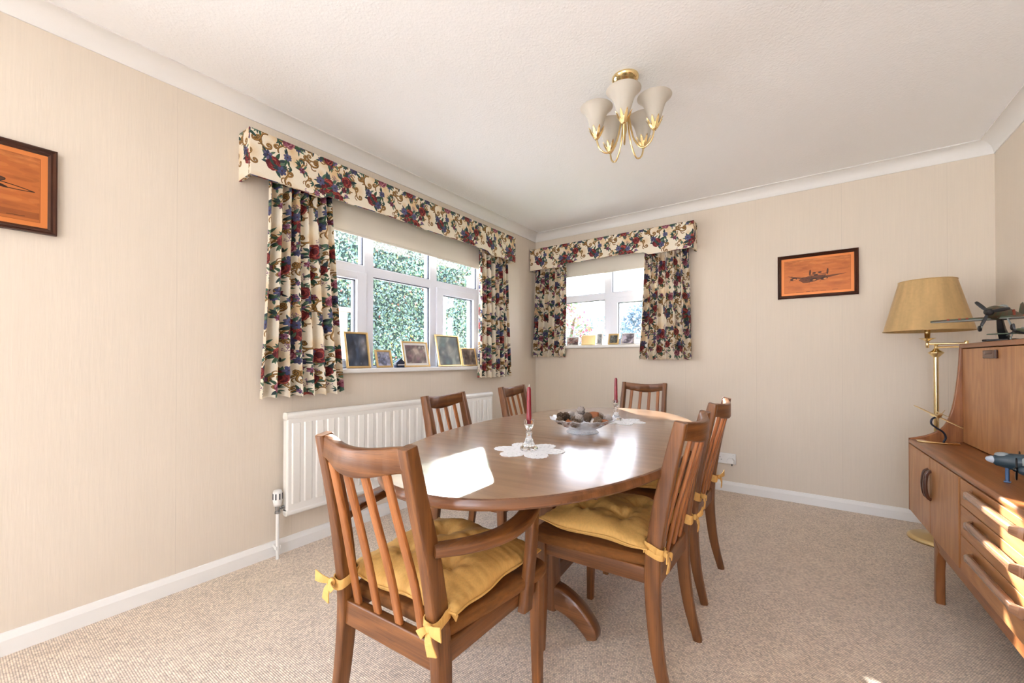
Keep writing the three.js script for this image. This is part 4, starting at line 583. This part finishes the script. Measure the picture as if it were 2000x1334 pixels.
// ---------------------------------------------------------------- sideboard with upper cabinet. Local: x along its front, z out into the room, origin at the front corner by the lamp
const SB = { x: 2.814, z: 0.8, turn: -Math.PI / 2 + 0.0355 };
{
  const t = thing('sideboard', 'long teak sideboard with drawers and raised upper cabinet along the wall', 'sideboard', [SB.x, 0, SB.z], SB.turn), L = 2.1, D = 0.425, TOP = 0.66, BOT = 0.29, HF = -0.195, HT = 1.15;
  const side = () => { const s = new THREE.Shape(); s.moveTo(0.0, BOT); s.lineTo(0, TOP + 0.003); s.bezierCurveTo(-0.03, TOP + 0.012, -0.09, TOP + 0.022, -0.128, TOP + 0.075); s.bezierCurveTo(-0.16, TOP + 0.125, -0.178, TOP + 0.26, -0.188, HT); s.lineTo(-D, HT); s.lineTo(-D, BOT); s.lineTo(0, BOT); const g = extrude(s, 0.02, { bevel: 0.005, curveSegments: 16 }); g.applyMatrix4(new THREE.Matrix4().makeBasis(V(0, 0, 1), V(0, 1, 0), V(-1, 0, 0))); return g; };
  // makeBasis maps shape x to local z
  for (const x of [0.02, L]) { const g = side(); g.translate(x, 0, 0); mesh('side_panel', grain(g, 1, 70), M.teakDark, t); }
  mesh('worktop', grain(sweep([V(0.018, TOP - 0.012, -D / 2), V(L - 0.018, TOP - 0.012, -D / 2)], [D + 0.002, 0.024], V(0, 0, 1), { r: 0.009 }), 0, 71), M.teakDark, t);
  mesh('carcass', [slab(0.02, L - 0.02, BOT, BOT + 0.02, -D, -0.004), slab(0.02, L - 0.02, BOT, TOP - 0.02, -D, -D + 0.01), slab(0.748, 0.764, BOT, TOP - 0.02, -D, -0.006), slab(1.386, 1.402, BOT, TOP - 0.02, -D, -0.006)].map((g) => grain(g, 0, 72)), M.teakDark, t);
  const face = (nm, x0, x1, y0, y1, seed, z = 0, ax = 0) => { const m = mesh(nm, grain(slab(x0, x1, y0, y1, z - 0.02, z, 0.0025), ax, seed), M.teak, t); return m; };
  // pull: shaped upright handle on a door, long scooped handle on a drawer
  const doorPull = (m, x, z) => mesh('handle', grain(sweep(curve([[x, 0.45, z], [x, 0.46, z + 0.012], [x, 0.514, z + 0.02], [x, 0.568, z + 0.012], [x, 0.578, z]], 16), (k) => [0.01 + 0.008 * Math.sin(Math.PI * k), 0.014], V(1, 0, 0), { r: 0.004 }), 1, 75), M.pullWood, m);
  const pull = (x, y, w) => sweep([0, 0.02, 0.05, 0.1, 0.25, 0.5, 0.75, 0.9, 0.95, 0.98, 1].map((k) => { const e = Math.min(k, 1 - k); return V(x - w / 2 + w * k, y - 0.006 * Math.max(0, 1 - e / 0.1), 0.002 + 0.017 * Math.min(1, e / 0.05)); }), (k, i) => { const e = Math.min(i, 10 - i); return [[0.036, 0.034, 0.03, 0.026, 0.025, 0.025][e], [0.006, 0.012, 0.017, 0.02, 0.021, 0.021][e]]; }, V(0, 1, 0), { r: 0.009, k: 4 });
  for (const [x0, x1, px] of [[0.022, 0.383, 0.365], [0.386, 0.746, 0.404], [1.404, 1.74, 1.72], [1.743, 2.078, 1.763]]) doorPull(face('door', x0, x1, BOT + 0.003, TOP - 0.026, 80 + x0 * 10, 0, 1), px, 0);
  [[0.538, TOP - 0.026], [0.428, 0.535], [BOT + 0.003, 0.425]].forEach(([y0, y1], i) => { const m = face('drawer', 0.766, 1.384, y0, y1, 90 + i); mesh('handle', grain(pull(1.075, i === 2 ? 0.39 : (y0 + y1) / 2 + 0.02, 0.375), 0, 93), M.handleWood, m); });
  // upper cabinet
  mesh('cabinet_top', grain(slab(0.018, L - 0.018, HT - 0.022, HT, -D, HF + 0.008, 0.005), 0, 95), M.teakDark, t);
  mesh('back_panel', grain(slab(0.02, L - 0.02, TOP, HT - 0.02, -D, -D + 0.008), 0, 96), M.teakDark, t);
  mesh('divider', [slab(0.722, 0.738, TOP, HT - 0.02, -D, HF - 0.004), slab(1.4, 1.416, TOP, HT - 0.02, -D, HF - 0.004)].map((g) => grain(g, 1, 97)), M.teakDark, t);
  mesh('shelf', grain(slab(0.738, 1.4, 0.93, 0.945, -D, HF - 0.02), 0, 98), M.teakDark, t);
  for (const [x0, x1] of [[0.024, 0.72], [1.418, 2.076]]) { const d = face('drop_door', x0, x1, TOP + 0.004, HT - 0.025, 100 + x0, HF, 1), c = (x0 + x1) / 2; mesh('handle', [grain(extrude([[-0.062, -0.018], [0.062, -0.018], [0.062, 0.018], [-0.062, 0.018]], 0.012, { bevel: 0.004, holes: [[[-0.05, -0.004], [0.03, 0.008], [0.05, 0.008], [0.05, -0.012], [-0.05, -0.012]]] }).translate(c, 1.095, HF), 0, 99), grain(sweep([V(c - 0.05, 1.1, HF + 0.006), V(c, 1.104, HF + 0.014), V(c + 0.05, 1.104, HF + 0.006)], [0.018, 0.01], V(0, 1, 0), { r: 0.004 }), 0, 99)], M.pullWood, d); }
  // plinth frame with legs
  const zf = -0.014, zb = -D + 0.03;
  mesh('plinth', [slab(0.365, L - 0.28, BOT - 0.055, BOT - 0.0005, zf - 0.026, zf, 0.004), slab(0.365, L - 0.28, BOT - 0.055, BOT - 0.0005, zb, zb + 0.026, 0.004), slab(0.375, 0.4, BOT - 0.05, BOT - 0.001, zb + 0.02, zf - 0.02), slab(L - 0.316, L - 0.29, BOT - 0.05, BOT - 0.001, zb + 0.02, zf - 0.02)].map((g) => grain(g, 0, 101)), M.teakDark, t);
  for (const [x, s] of [[0.39, 1], [L - 0.3, -1]]) for (const z of [zf - 0.014, zb + 0.014]) mesh('leg', grain(sweep([V(x, 0, z), V(x, 0.15, z), V(x + 0.008 * s, 0.21, z), V(x + 0.022 * s, BOT - 0.03, z)], (k) => [0.036 + 0.05 * Math.pow(k, 4), 0.03], V(1, 0, 0), { r: 0.005 }), 1, 102), M.teakDark, t);
}
const sbPoint = (x, y, z) => { const c = Math.cos(SB.turn), s = Math.sin(SB.turn); return [SB.x + x * c + z * s, y, SB.z - x * s + z * c]; };

// ---------------------------------------------------------------- standing lamp behind the sideboard
{
  const t = thing('floor_lamp', 'brass swing-arm standing lamp with a beige drum shade behind the sideboard', 'lamp', [3.005, 0, 0.33]);
  mesh('base', lathe([[0, 0], [0.128, 0], [0.132, 0.006], [0.13, 0.016], [0.118, 0.024], [0.112, 0.026], [0.04, 0.034], [0.022, 0.05], [0.016, 0.08], [0, 0.08]], 48), M.brassDull, t);
  mesh('pole', lathe([[0, 0.05], [0.0115, 0.05], [0.0115, 1.085], [0.017, 1.09], [0.03, 1.106], [0.036, 1.112], [0.03, 1.118], [0.016, 1.128], [0.0085, 1.14], [0.0085, 1.172], [0, 1.172]], 28), M.brass, t);
  // two arms fold back over each other at the elbow
  const ex = 0.118, ez = 0.03, sx = -0.036, sz = 0.0;
  mesh('lower_arm', tube([[0, 1.145, 0], [ex / 2, 1.145, ez / 2], [ex, 1.145, ez]], 0.0055, 8, 12), M.brass, t); mesh('upper_arm', tube([[ex, 1.165, ez], [(ex + sx) / 2, 1.165, (ez + sz) / 2], [sx, 1.167, sz]], 0.0055, 8, 12), M.brass, t);
  mesh('elbow', lathe([[0, 1.13], [0.009, 1.13], [0.009, 1.18], [0, 1.18]], 20, ex, 0, ez), M.brass, t);
  mesh('lamp_holder', lathe([[0, 1.142], [0.007, 1.142], [0.009, 1.165], [0.007, 1.18], [0.02, 1.19], [0.036, 1.197], [0.038, 1.199], [0.012, 1.2], [0.013, 1.232], [0.012, 1.28], [0, 1.28]], 28, sx, 0, sz), M.brass, t);
  const h0 = 1.243, h1 = 1.54, r0 = 0.198, r1 = 0.126, g = lathe([[r0, h0], [r1, h1], [r1 - 0.003, h1], [r0 - 0.003, h0]], 64, sx, 0, sz);
  mesh('lamp_shade', g, M.shade, t); const rim = (r, y) => { const q = new THREE.TorusGeometry(r, 0.003, 8, 64); q.rotateX(Math.PI / 2); q.translate(sx, y, sz); return prep(q); }; mesh('shade_rim', [rim(r0, h0), rim(r1, h1)], M.shade, t);
  mesh('shade_carrier', [0, 1, 2].map((i) => { const a = i * 2.094; return tube([[sx, 1.28, sz], [sx + Math.cos(a) * 0.1, 1.4, sz + Math.sin(a) * 0.1], [sx + Math.cos(a) * (r1 - 0.004), h1 - 0.006, sz + Math.sin(a) * (r1 - 0.004)]], 0.002, 8, 6); }), M.brassDull, t);
}

// ---------------------------------------------------------------- model aircraft. Local: nose along +z, wings along x
const wingShape = (span, chord, tip, th, y, z) => { const s = new THREE.Shape(), n = 30; for (let i = 0; i <= n; i++) { const x = -1 + 2 * i / n, c = chord * Math.pow(Math.max(0, 1 - Math.pow(Math.abs(x), tip)), 0.5); const px = x * span / 2, pz = c * 0.42; i ? s.lineTo(px, pz) : s.moveTo(px, pz); } for (let i = n; i >= 0; i--) { const x = -1 + 2 * i / n, c = chord * Math.pow(Math.max(0, 1 - Math.pow(Math.abs(x), tip)), 0.5); s.lineTo(x * span / 2, -c * 0.58); } const g = extrude(s, th, { bevel: th * 0.45, seg: 2 }); g.rotateX(Math.PI / 2); g.translate(0, y, z); return prep(g); };
const body = (prof, sx = 1, sy = 1) => { const g = new THREE.LatheGeometry(prof.map(([r, z]) => new THREE.Vector2(Math.max(r, 1e-4), z)), 24); g.rotateX(Math.PI / 2); g.scale(sx, sy, 1); return prep(g); };
const prop = (r, n, z, a0, y = 0, x = 0, hub = 0.12) => { const gs = [body([[0, z - r * 0.06], [r * hub, z - r * 0.06], [r * hub * 0.9, z + r * 0.1], [r * hub * 0.5, z + r * 0.2], [0, z + r * 0.24]])]; gs[0].translate(x, y, 0); for (let i = 0; i < n; i++) { const a = a0 + i / n * 2 * Math.PI, pts = [0.08, 0.3, 0.55, 0.8, 0.95, 1].map((q) => V(x + Math.cos(a) * r * q, y + Math.sin(a) * r * q, z)); gs.push(sweep(pts, (k) => [r * (0.1 + 0.14 * Math.sin(Math.PI * Math.min(1, 0.15 + k * 0.8))), r * 0.04], V(-Math.sin(a), Math.cos(a), 0.5).normalize(), { r: r * 0.015, k: 2 })); } return gs; };
const wheel = (x, y, z, r) => { const g = new THREE.TorusGeometry(r * 0.68, r * 0.32, 8, 20); g.rotateY(Math.PI / 2); g.translate(x, y, z); return prep(g); };
const camo = std({ map: canvasTex(256, 256, (c, w) => { const r = rng(5); c.fillStyle = 'rgb(66,74,54)'; c.fillRect(0, 0, w, w); for (let i = 0; i < 22; i++) { c.fillStyle = 'rgb(86,66,46)'; c.beginPath(); c.ellipse(r() * w, r() * w, 20 + r() * 34, 10 + r() * 18, r() * 3, 0, 7); c.fill(); } }, [4, 4]), roughness: 0.55 });
const camoGreen = std({ color: S(74, 88, 70), roughness: 0.5 }), under = std({ color: S(150, 160, 156), roughness: 0.5 }), clearCanopy = phys({ color: S(220, 232, 236), transmission: 0.7, thickness: 0, roughness: 0.05 }), roundelRed = std({ color: S(150, 60, 36), roughness: 0.6 });
function fighter(name, label, s, pos, turn, stand) {
  const t = thing(name, label, 'model aircraft', pos, turn), y0 = stand ? 0.122 : 0.024 / s * 1.2 * s, q = (g) => { g.scale(s, s, s); g.translate(0, y0, 0); return g; }, all = (a) => (Array.isArray(a) ? a.map(q) : [q(a)]);
  mesh('fuselage', all(body([[0, -0.27], [0.006, -0.265], [0.012, -0.2], [0.022, -0.1], [0.027, -0.02], [0.027, 0.05], [0.022, 0.09], [0.016, 0.108], [0, 0.11]], 0.85, 1.15)), camo, t);
  mesh('chin', all(ball(0.022, 0, -0.014, 0.05, 0.8, 0.7, 2.0)), under, t);
  const w = wingShape(0.45, 0.1, 2.2, 0.009, -0.016, 0.01); const wm = mesh('wing', all(w), camo, t); const w2 = wingShape(0.446, 0.097, 2.2, 0.003, -0.0242, 0.01); mesh('wing_underside', all(w2), under, wm);
  mesh('gun_tape', all([-0.15, -0.11, -0.085, 0.085, 0.11, 0.15].map((x) => box(0.008, 0.006, 0.004, x, -0.018, 0.01 + 0.1 * 0.42 * Math.sqrt(1 - Math.pow(Math.abs(x) / 0.225, 2.2)) + 0.0005))), roundelRed, wm);
  mesh('tailplane', all(wingShape(0.15, 0.05, 2.4, 0.005, 0.004, -0.245)), camo, t);
  const fin = extrude([[-0.275, 0], [-0.215, 0], [-0.24, 0.05], [-0.262, 0.058], [-0.28, 0.03]], 0.005, { bevel: 0.0015 }); fin.rotateY(-Math.PI / 2); fin.translate(0.0025, 0.006, 0); mesh('fin', all(fin), camo, t);
  mesh('canopy', all(ball(0.016, 0, 0.03, -0.045, 0.8, 0.75, 2)), clearCanopy, t);
  mesh('roundel', all([1, -1].flatMap((k) => [at(cyl(0.016, 0.016, 0.002, 0, 0, 0, 20), k * 0.0185, 0.004, -0.085, 0, 0, -k * Math.PI / 2)])), roundelRed, t);
  mesh('propeller', all(prop(0.062, 3, 0.112, 2.25, 0, 0, 0.26)), M.black, t);
  for (const k of [-1, 1]) { mesh('landing_leg', all(tube([[k * 0.03, -0.02, 0.03], [k * 0.045, -0.062, 0.04]], 0.0035, 4, 6)), under, t); mesh('wheel', all(wheel(k * 0.048, -0.066, 0.042, 0.014)), M.black, t); }
  if (stand) mesh('display_stand', [sweep([V(0, 0.006, -0.06), V(0, 0.05, -0.02), V(0, y0 - 0.02 * s, 0.0)], (k) => [0.03 - 0.014 * k, 0.03 - 0.012 * k], V(1, 0, 0), { r: 0.003 }), extrude([[-0.05, -0.12], [0.05, -0.12], [0.05, 0.01], [0.03, 0.03], [-0.03, 0.03], [-0.05, 0.01]], 0.01, { bevel: 0.003 }).rotateX(Math.PI / 2).translate(0, 0.0105, 0)], M.black, t);
  return t;
}
const H = Math.atan2(-0.5, 0.87), dirH = [Math.sin(H), Math.cos(H)];
fighter('model_fighter_plane', 'larger camouflaged model fighter plane on a black stand on top of the cabinet', 0.98, [3.003 - dirH[0] * 0.115, 1.1505, 1.2 - dirH[1] * 0.115], H, true);
{ // small one under it stands on its wheels
  const s = 0.42, t = thing('model_fighter_plane', 'tiny green model fighter plane standing below the larger one on the upper cabinet', 'model aircraft', [3.07, 1.1505, 1.288], H - 0.1), y0 = 0.0335, q = (a) => [].concat(a).map((g) => { g.scale(s, s, s); g.translate(0, y0, 0); return g; });
  mesh('fuselage', q(body([[0, -0.27], [0.012, -0.2], [0.025, -0.06], [0.027, 0.04], [0.018, 0.1], [0, 0.112]], 0.85, 1.1)), camoGreen, t); mesh('wing', q(wingShape(0.46, 0.1, 2.2, 0.011, -0.012, 0.01)), camoGreen, t); mesh('tailplane', q(wingShape(0.15, 0.05, 2.4, 0.006, 0.004, -0.245)), camoGreen, t); mesh('canopy', q(ball(0.018, 0, 0.026, -0.03, 0.8, 0.8, 2)), clearCanopy, t); mesh('propeller', q(prop(0.07, 3, 0.115, 1.7, 0, 0, 0.24)), M.black, t);
  for (const k of [-1, 1]) mesh('landing_leg', q([tube([[k * 0.04, -0.01, 0.04], [k * 0.05, -0.062, 0.05]], 0.005, 4, 6), wheel(k * 0.05, -0.065, 0.05, 0.0145)]), under, t);
}
{ // dark bomber on the worktop
  const t = thing('model_bomber_plane', 'dark blue-green model bomber with grey nose cone on the sideboard worktop', 'model aircraft', [3.035, 0.6605, 1.71], Math.atan2(-0.95, -0.3)); t.scale.setScalar(0.8); const y = 0.088, navy = std({ color: S(44, 62, 72), roughness: 0.4 }), grey = std({ color: S(176, 184, 196), roughness: 0.4 });
  const up = (g) => { g.translate(0, y, 0); return g; };
  mesh('fuselage', up(body([[0, -0.3], [0.012, -0.28], [0.02, -0.18], [0.03, -0.05], [0.034, 0.06], [0.031, 0.13], [0.022, 0.17], [0.014, 0.18], [0, 0.181]], 0.9, 1.1)), navy, t);
  mesh('nose_cone', up(body([[0.0165, 0.172], [0.015, 0.186], [0.009, 0.198], [0, 0.202]])), grey, t);
  mesh('canopy', up(ball(0.019, 0, 0.022, 0.152, 0.8, 0.75, 1.3)), clearCanopy, t); mesh('turret', up(ball(0.022, 0, 0.034, 0.05, 1, 0.8, 1.6)), clearCanopy, t);
  mesh('side_panel', [up(box(0.064, 0.036, 0.03, 0, 0.006, 0.085, 0.006)), up(box(0.066, 0.036, 0.03, 0, 0.006, 0.048, 0.006))], under, t);
  mesh('wing', up(wingShape(0.4, 0.1, 3, 0.014, 0.0, 0.01)), navy, t); mesh('tailplane', up(wingShape(0.16, 0.05, 3, 0.006, 0.01, -0.27)), navy, t);
  for (const k of [-1, 1]) { const e = mesh('engine', [body([[0, -0.08], [0.014, -0.07], [0.02, 0.0], [0.019, 0.05], [0.012, 0.062], [0, 0.064]]).translate(k * 0.095, y - 0.016, 0.045)], navy, t); mesh('propeller', prop(0.05, 3, 0.111, 0.4 + k, y - 0.016, k * 0.095, 0.2), M.black, e); const fin = extrude([[-0.3, -0.02], [-0.25, -0.02], [-0.256, 0.04], [-0.3, 0.045]], 0.006, { bevel: 0.002 }); fin.rotateY(-Math.PI / 2); fin.translate(k * 0.08 + 0.003, y + 0.01, 0); mesh('fin', fin, navy, t); mesh('landing_leg', [tube([[k * 0.095, y - 0.03, 0.045], [k * 0.095, 0.02, 0.05]], 0.006, 4, 8), wheel(k * 0.095, 0.02, 0.05, 0.0195)], std({ color: S(70, 100, 150), roughness: 0.4 }), t); }
  mesh('nose_leg', [cyl(0.006, 0.006, 0.06, -0.006, 0, 0.14, 8), cyl(0.006, 0.006, 0.06, 0.008, 0, 0.14, 8), box(0.03, 0.006, 0.02, 0, 0.003, 0.14, 0.002)], std({ color: S(70, 100, 140), roughness: 0.4 }), t);
}
{ // brass plane on a bent stem, banking
  const attitude = () => { const c = Math.cos(0.12), n = Math.sin(0.12), w = V(0.55 * 0.814 + 0.7 * 0.581, -0.5, -0.55 * 0.581 + 0.7 * 0.814).normalize(), f = V(-0.9 * 0.814 + 0.43 * 0.581, 0.1, 0.9 * 0.581 + 0.43 * 0.814); f.addScaledVector(w, -f.dot(w)).normalize(); const x = w.clone().negate(); const y = f.clone().cross(x).normalize(); if (y.y < 0) { x.negate(); y.negate(); } return new THREE.Quaternion().setFromRotationMatrix(new THREE.Matrix4().makeBasis(x, y, f)); };
  const p = [2.905, 0.6605, 0.9], t = thing('brass_plane_ornament', 'brass model plane on an S-bent stem at the lamp end of the sideboard', 'model aircraft', p, 0);
  mesh('base', extrude([[-0.075, -0.018], [-0.045, -0.03], [0.03, -0.03], [0.075, -0.014], [0.075, 0.014], [0.03, 0.03], [-0.045, 0.03], [-0.075, 0.018]], 0.008, { bevel: 0.003 }).rotateX(-Math.PI / 2), M.brass, t);
  mesh('stem', tube([[0.02, 0.006, 0], [0.028, 0.03, 0], [0.02, 0.055, 0], [-0.004, 0.075, 0], [-0.022, 0.095, 0], [-0.018, 0.118, 0], [-0.004, 0.127, 0], [0.01, 0.128, 0]], 0.0042, 40, 10), std({ color: S(30, 34, 48), metalness: 0.6, roughness: 0.3 }), t);
  const m = new THREE.Matrix4().compose(V(0.006, 0.136, 0), attitude(), V(1, 1, 1)), q = (a) => [].concat(a).map((g) => { g.applyMatrix4(m); return g; });
  const bm = M.brassDull; mesh('fuselage', q(body([[0, -0.085], [0.004, -0.08], [0.008, -0.03], [0.0105, 0.02], [0.007, 0.055], [0, 0.066]])), bm, t); mesh('wing', q(wingShape(0.2, 0.034, 2.6, 0.0035, -0.003, 0.012)), bm, t); mesh('tailplane', q(wingShape(0.06, 0.018, 2.6, 0.0025, 0.002, -0.074)), bm, t); mesh('propeller', q(prop(0.026, 3, 0.064, 1.2)), bm, t); const fin = extrude([[-0.088, 0], [-0.062, 0], [-0.078, 0.02], [-0.088, 0.02]], 0.0025); fin.rotateY(-Math.PI / 2); fin.translate(0.00125, 0.003, 0); mesh('fin', q(fin), bm, t); mesh('canopy', q(ball(0.007, 0, 0.009, -0.005, 0.8, 0.7, 2)), bm, t);
}

// ---------------------------------------------------------------- garden outside
const GY = -0.25;
tag(mesh('lawn', slab(-14, 12, GY - 0.3, GY, -30, -TH - 0.001).translate(0, 0, 0), std({ map: tex(512, 512, (u, v) => { const k = 0.7 + 0.5 * fbm(u, v, 24, 24, 95, 4); return [0.42 * k, 0.5 * k, 0.3 * k]; }, { srgb: true, rep: [0.5, 0.5] }), roughness: 0.95 })), null, null, null, 'structure').name = 'ground_back';
tag(mesh('ground_left', slab(-14, -TH - 0.001, GY - 0.3, GY, -TH, 12), std({ color: S(226, 220, 208), roughness: 0.95 })), null, null, null, 'structure');
tag(mesh('ground_front', slab(-TH, 12, GY - 0.3, GY, FRONT + TH + 0.001, 16), std({ color: S(236, 232, 224), roughness: 0.9 })), null, null, null, 'structure');
const leafGeo = (() => { const s = new THREE.Shape(); s.moveTo(0, 0); s.quadraticCurveTo(0.5, 0.35, 0, 1); s.quadraticCurveTo(-0.5, 0.35, 0, 0); const g = new THREE.ShapeGeometry(s, 3); g.rotateX(0.3); return g; })();
const leafMat = phys({ color: 0xffffff, roughness: 0.7, transmission: 0.35, thickness: 0 });
function foliage(parent, n, seed, place, size, cols) {
  const r = rng(seed), im = new THREE.InstancedMesh(leafGeo, leafMat, n), m = new THREE.Matrix4(), e = new THREE.Euler(), qn = new THREE.Quaternion(), c = new THREE.Color(); im.name = 'foliage'; im.userData.kind = 'stuff'; im.castShadow = im.receiveShadow = true;
  for (let i = 0; i < n; i++) { const p = place(r, i), s = size * (0.6 + 0.8 * r()); e.set(r() * 6, r() * 6, r() * 6); m.compose(p, qn.setFromEuler(e), V(s, s, s)); im.setMatrixAt(i, m); let k = r(), j = 0; while (j < cols.length - 1 && k > cols[j][1]) { k -= cols[j][1]; j++; } c.copy(cols[j][0]).multiplyScalar((0.75 + 0.5 * r()) * (0.55 + 0.9 * vnoise(p.z * 1.7 + 50, p.y * 1.9 + p.x, 997, 997, seed))); im.setColorAt(i, c); }
  parent.add(im); return im;
}
const GREEN = [[S(120, 152, 122), 0.3], [S(152, 182, 138), 0.18], [S(104, 142, 138), 0.26], [S(160, 188, 192), 0.2], [S(200, 110, 96), 0.02], [S(208, 196, 120), 0.04]];
{
  const t = thing('hedge', 'tall dense green hedge outside the wide window', 'hedge', [0, GY, 0]);
  mesh('core', slab(-4.1, -3.25, 0, 4.14, -2.9, 1.2, 0.1), std({ color: S(44, 62, 60), roughness: 1 }), t);
  foliage(t, 60000, 41, (r) => { const k = r(); if (k < 0.82) return V(-3.22 + 0.2 * (r() - 0.4) + 0.1 * Math.sin(r() * 9), 4.25 * Math.pow(r(), 0.9), -3.0 + 4.2 * r()); if (k < 0.94) return V(-4.1 + 0.95 * r(), 4.12 + 0.14 * r(), -3 + 4.2 * r()); return V(-4.1 + 0.9 * r(), 4.0 * r(), -2.92 - 0.3 * r() * r()); }, 0.043, GREEN);
}
{
  const t = thing('garden_shed', 'small pale rendered garden shed in front of the hedge', 'shed', [-2.75, GY, 0.62]);
  mesh('wall', slab(-0.25, 0.25, 0, 1.94, 0.02, 0.5), std({ color: S(226, 206, 198), roughness: 0.9 }), t);
  mesh('roof', slab(-0.29, 0.29, 1.94, 2.0, -0.02, 0.54, 0.01), std({ color: S(150, 130, 120), roughness: 0.8 }), t);
  for (const [x, z, h, l] of [[-1.6, -0.18, 2.2, 'white garden post outside the wide window, seen beside its window bar'], [-1.6, -0.76, 2.5, 'white garden post outside the wide window, seen by the window edge near the room corner']]) { const p = thing('garden_post', l, 'post', [x, GY, z]); mesh('shaft', slab(-0.04, 0.04, 0, h, -0.04, 0.04, 0.005), M.upvc, p); mesh('cap', slab(-0.055, 0.055, h, h + 0.03, -0.055, 0.055, 0.008), M.upvc, p); }
}
function bush(name, label, cat, x, z, h, w, n, seed, cols, size = 0.09) {
  const t = thing(name, label, cat, [x, GY, z]); mesh('stem', [0, 1, 2, 3, 4].map((i) => tube([[0, 0, 0], [w * 0.12 * Math.cos(i * 1.3), h * 0.3, w * 0.12 * Math.sin(i * 1.3)], [w * 0.3 * Math.cos(i * 1.3), h * 0.8, w * 0.3 * Math.sin(i * 1.3)]], 0.02, 8, 6)), std({ color: S(96, 76, 60), roughness: 0.9 }), t);
  foliage(t, n, seed, (r) => { const a = r() * 6.283, q = Math.acos(2 * r() - 1), d = 0.65 + 0.38 * Math.sqrt(r()); return V(w * 0.5 * d * Math.sin(q) * Math.cos(a), h * 0.55 + h * 0.45 * d * Math.cos(q), w * 0.5 * d * Math.sin(q) * Math.sin(a)); }, size, cols);
}
bush('garden_tree', 'loose leafy tree at the end of the hedge, outside the room corner', 'tree', -3.8, -4.75, 5.4, 1.8, 1250, 54, [[S(84, 108, 80), 0.7], [S(110, 120, 70), 0.3]], 0.13);
bush('flowering_shrub', 'pink flowering shrub outside the small window', 'shrub', -2.0, -3.9, 2.75, 1.7, 3600, 51, [[S(178, 84, 106), 0.36], [S(150, 110, 92), 0.12], [S(84, 112, 76), 0.34], [S(140, 132, 76), 0.18]], 0.075);
bush('garden_bush', 'blue-green leafy bush beyond the pink shrub outside the small window', 'bush', -1.9, -6.2, 2.4, 2.2, 3200, 52, [[S(70, 94, 104), 0.6], [S(86, 108, 108), 0.4]], 0.08);
bush('rounded_tree', 'pale rounded distant tree outside the small window', 'tree', -2.9, -14, 3.9, 3.0, 6000, 53, [[S(84, 106, 124), 0.6], [S(96, 116, 130), 0.4]], 0.15);

renderer.render(scene, camera);
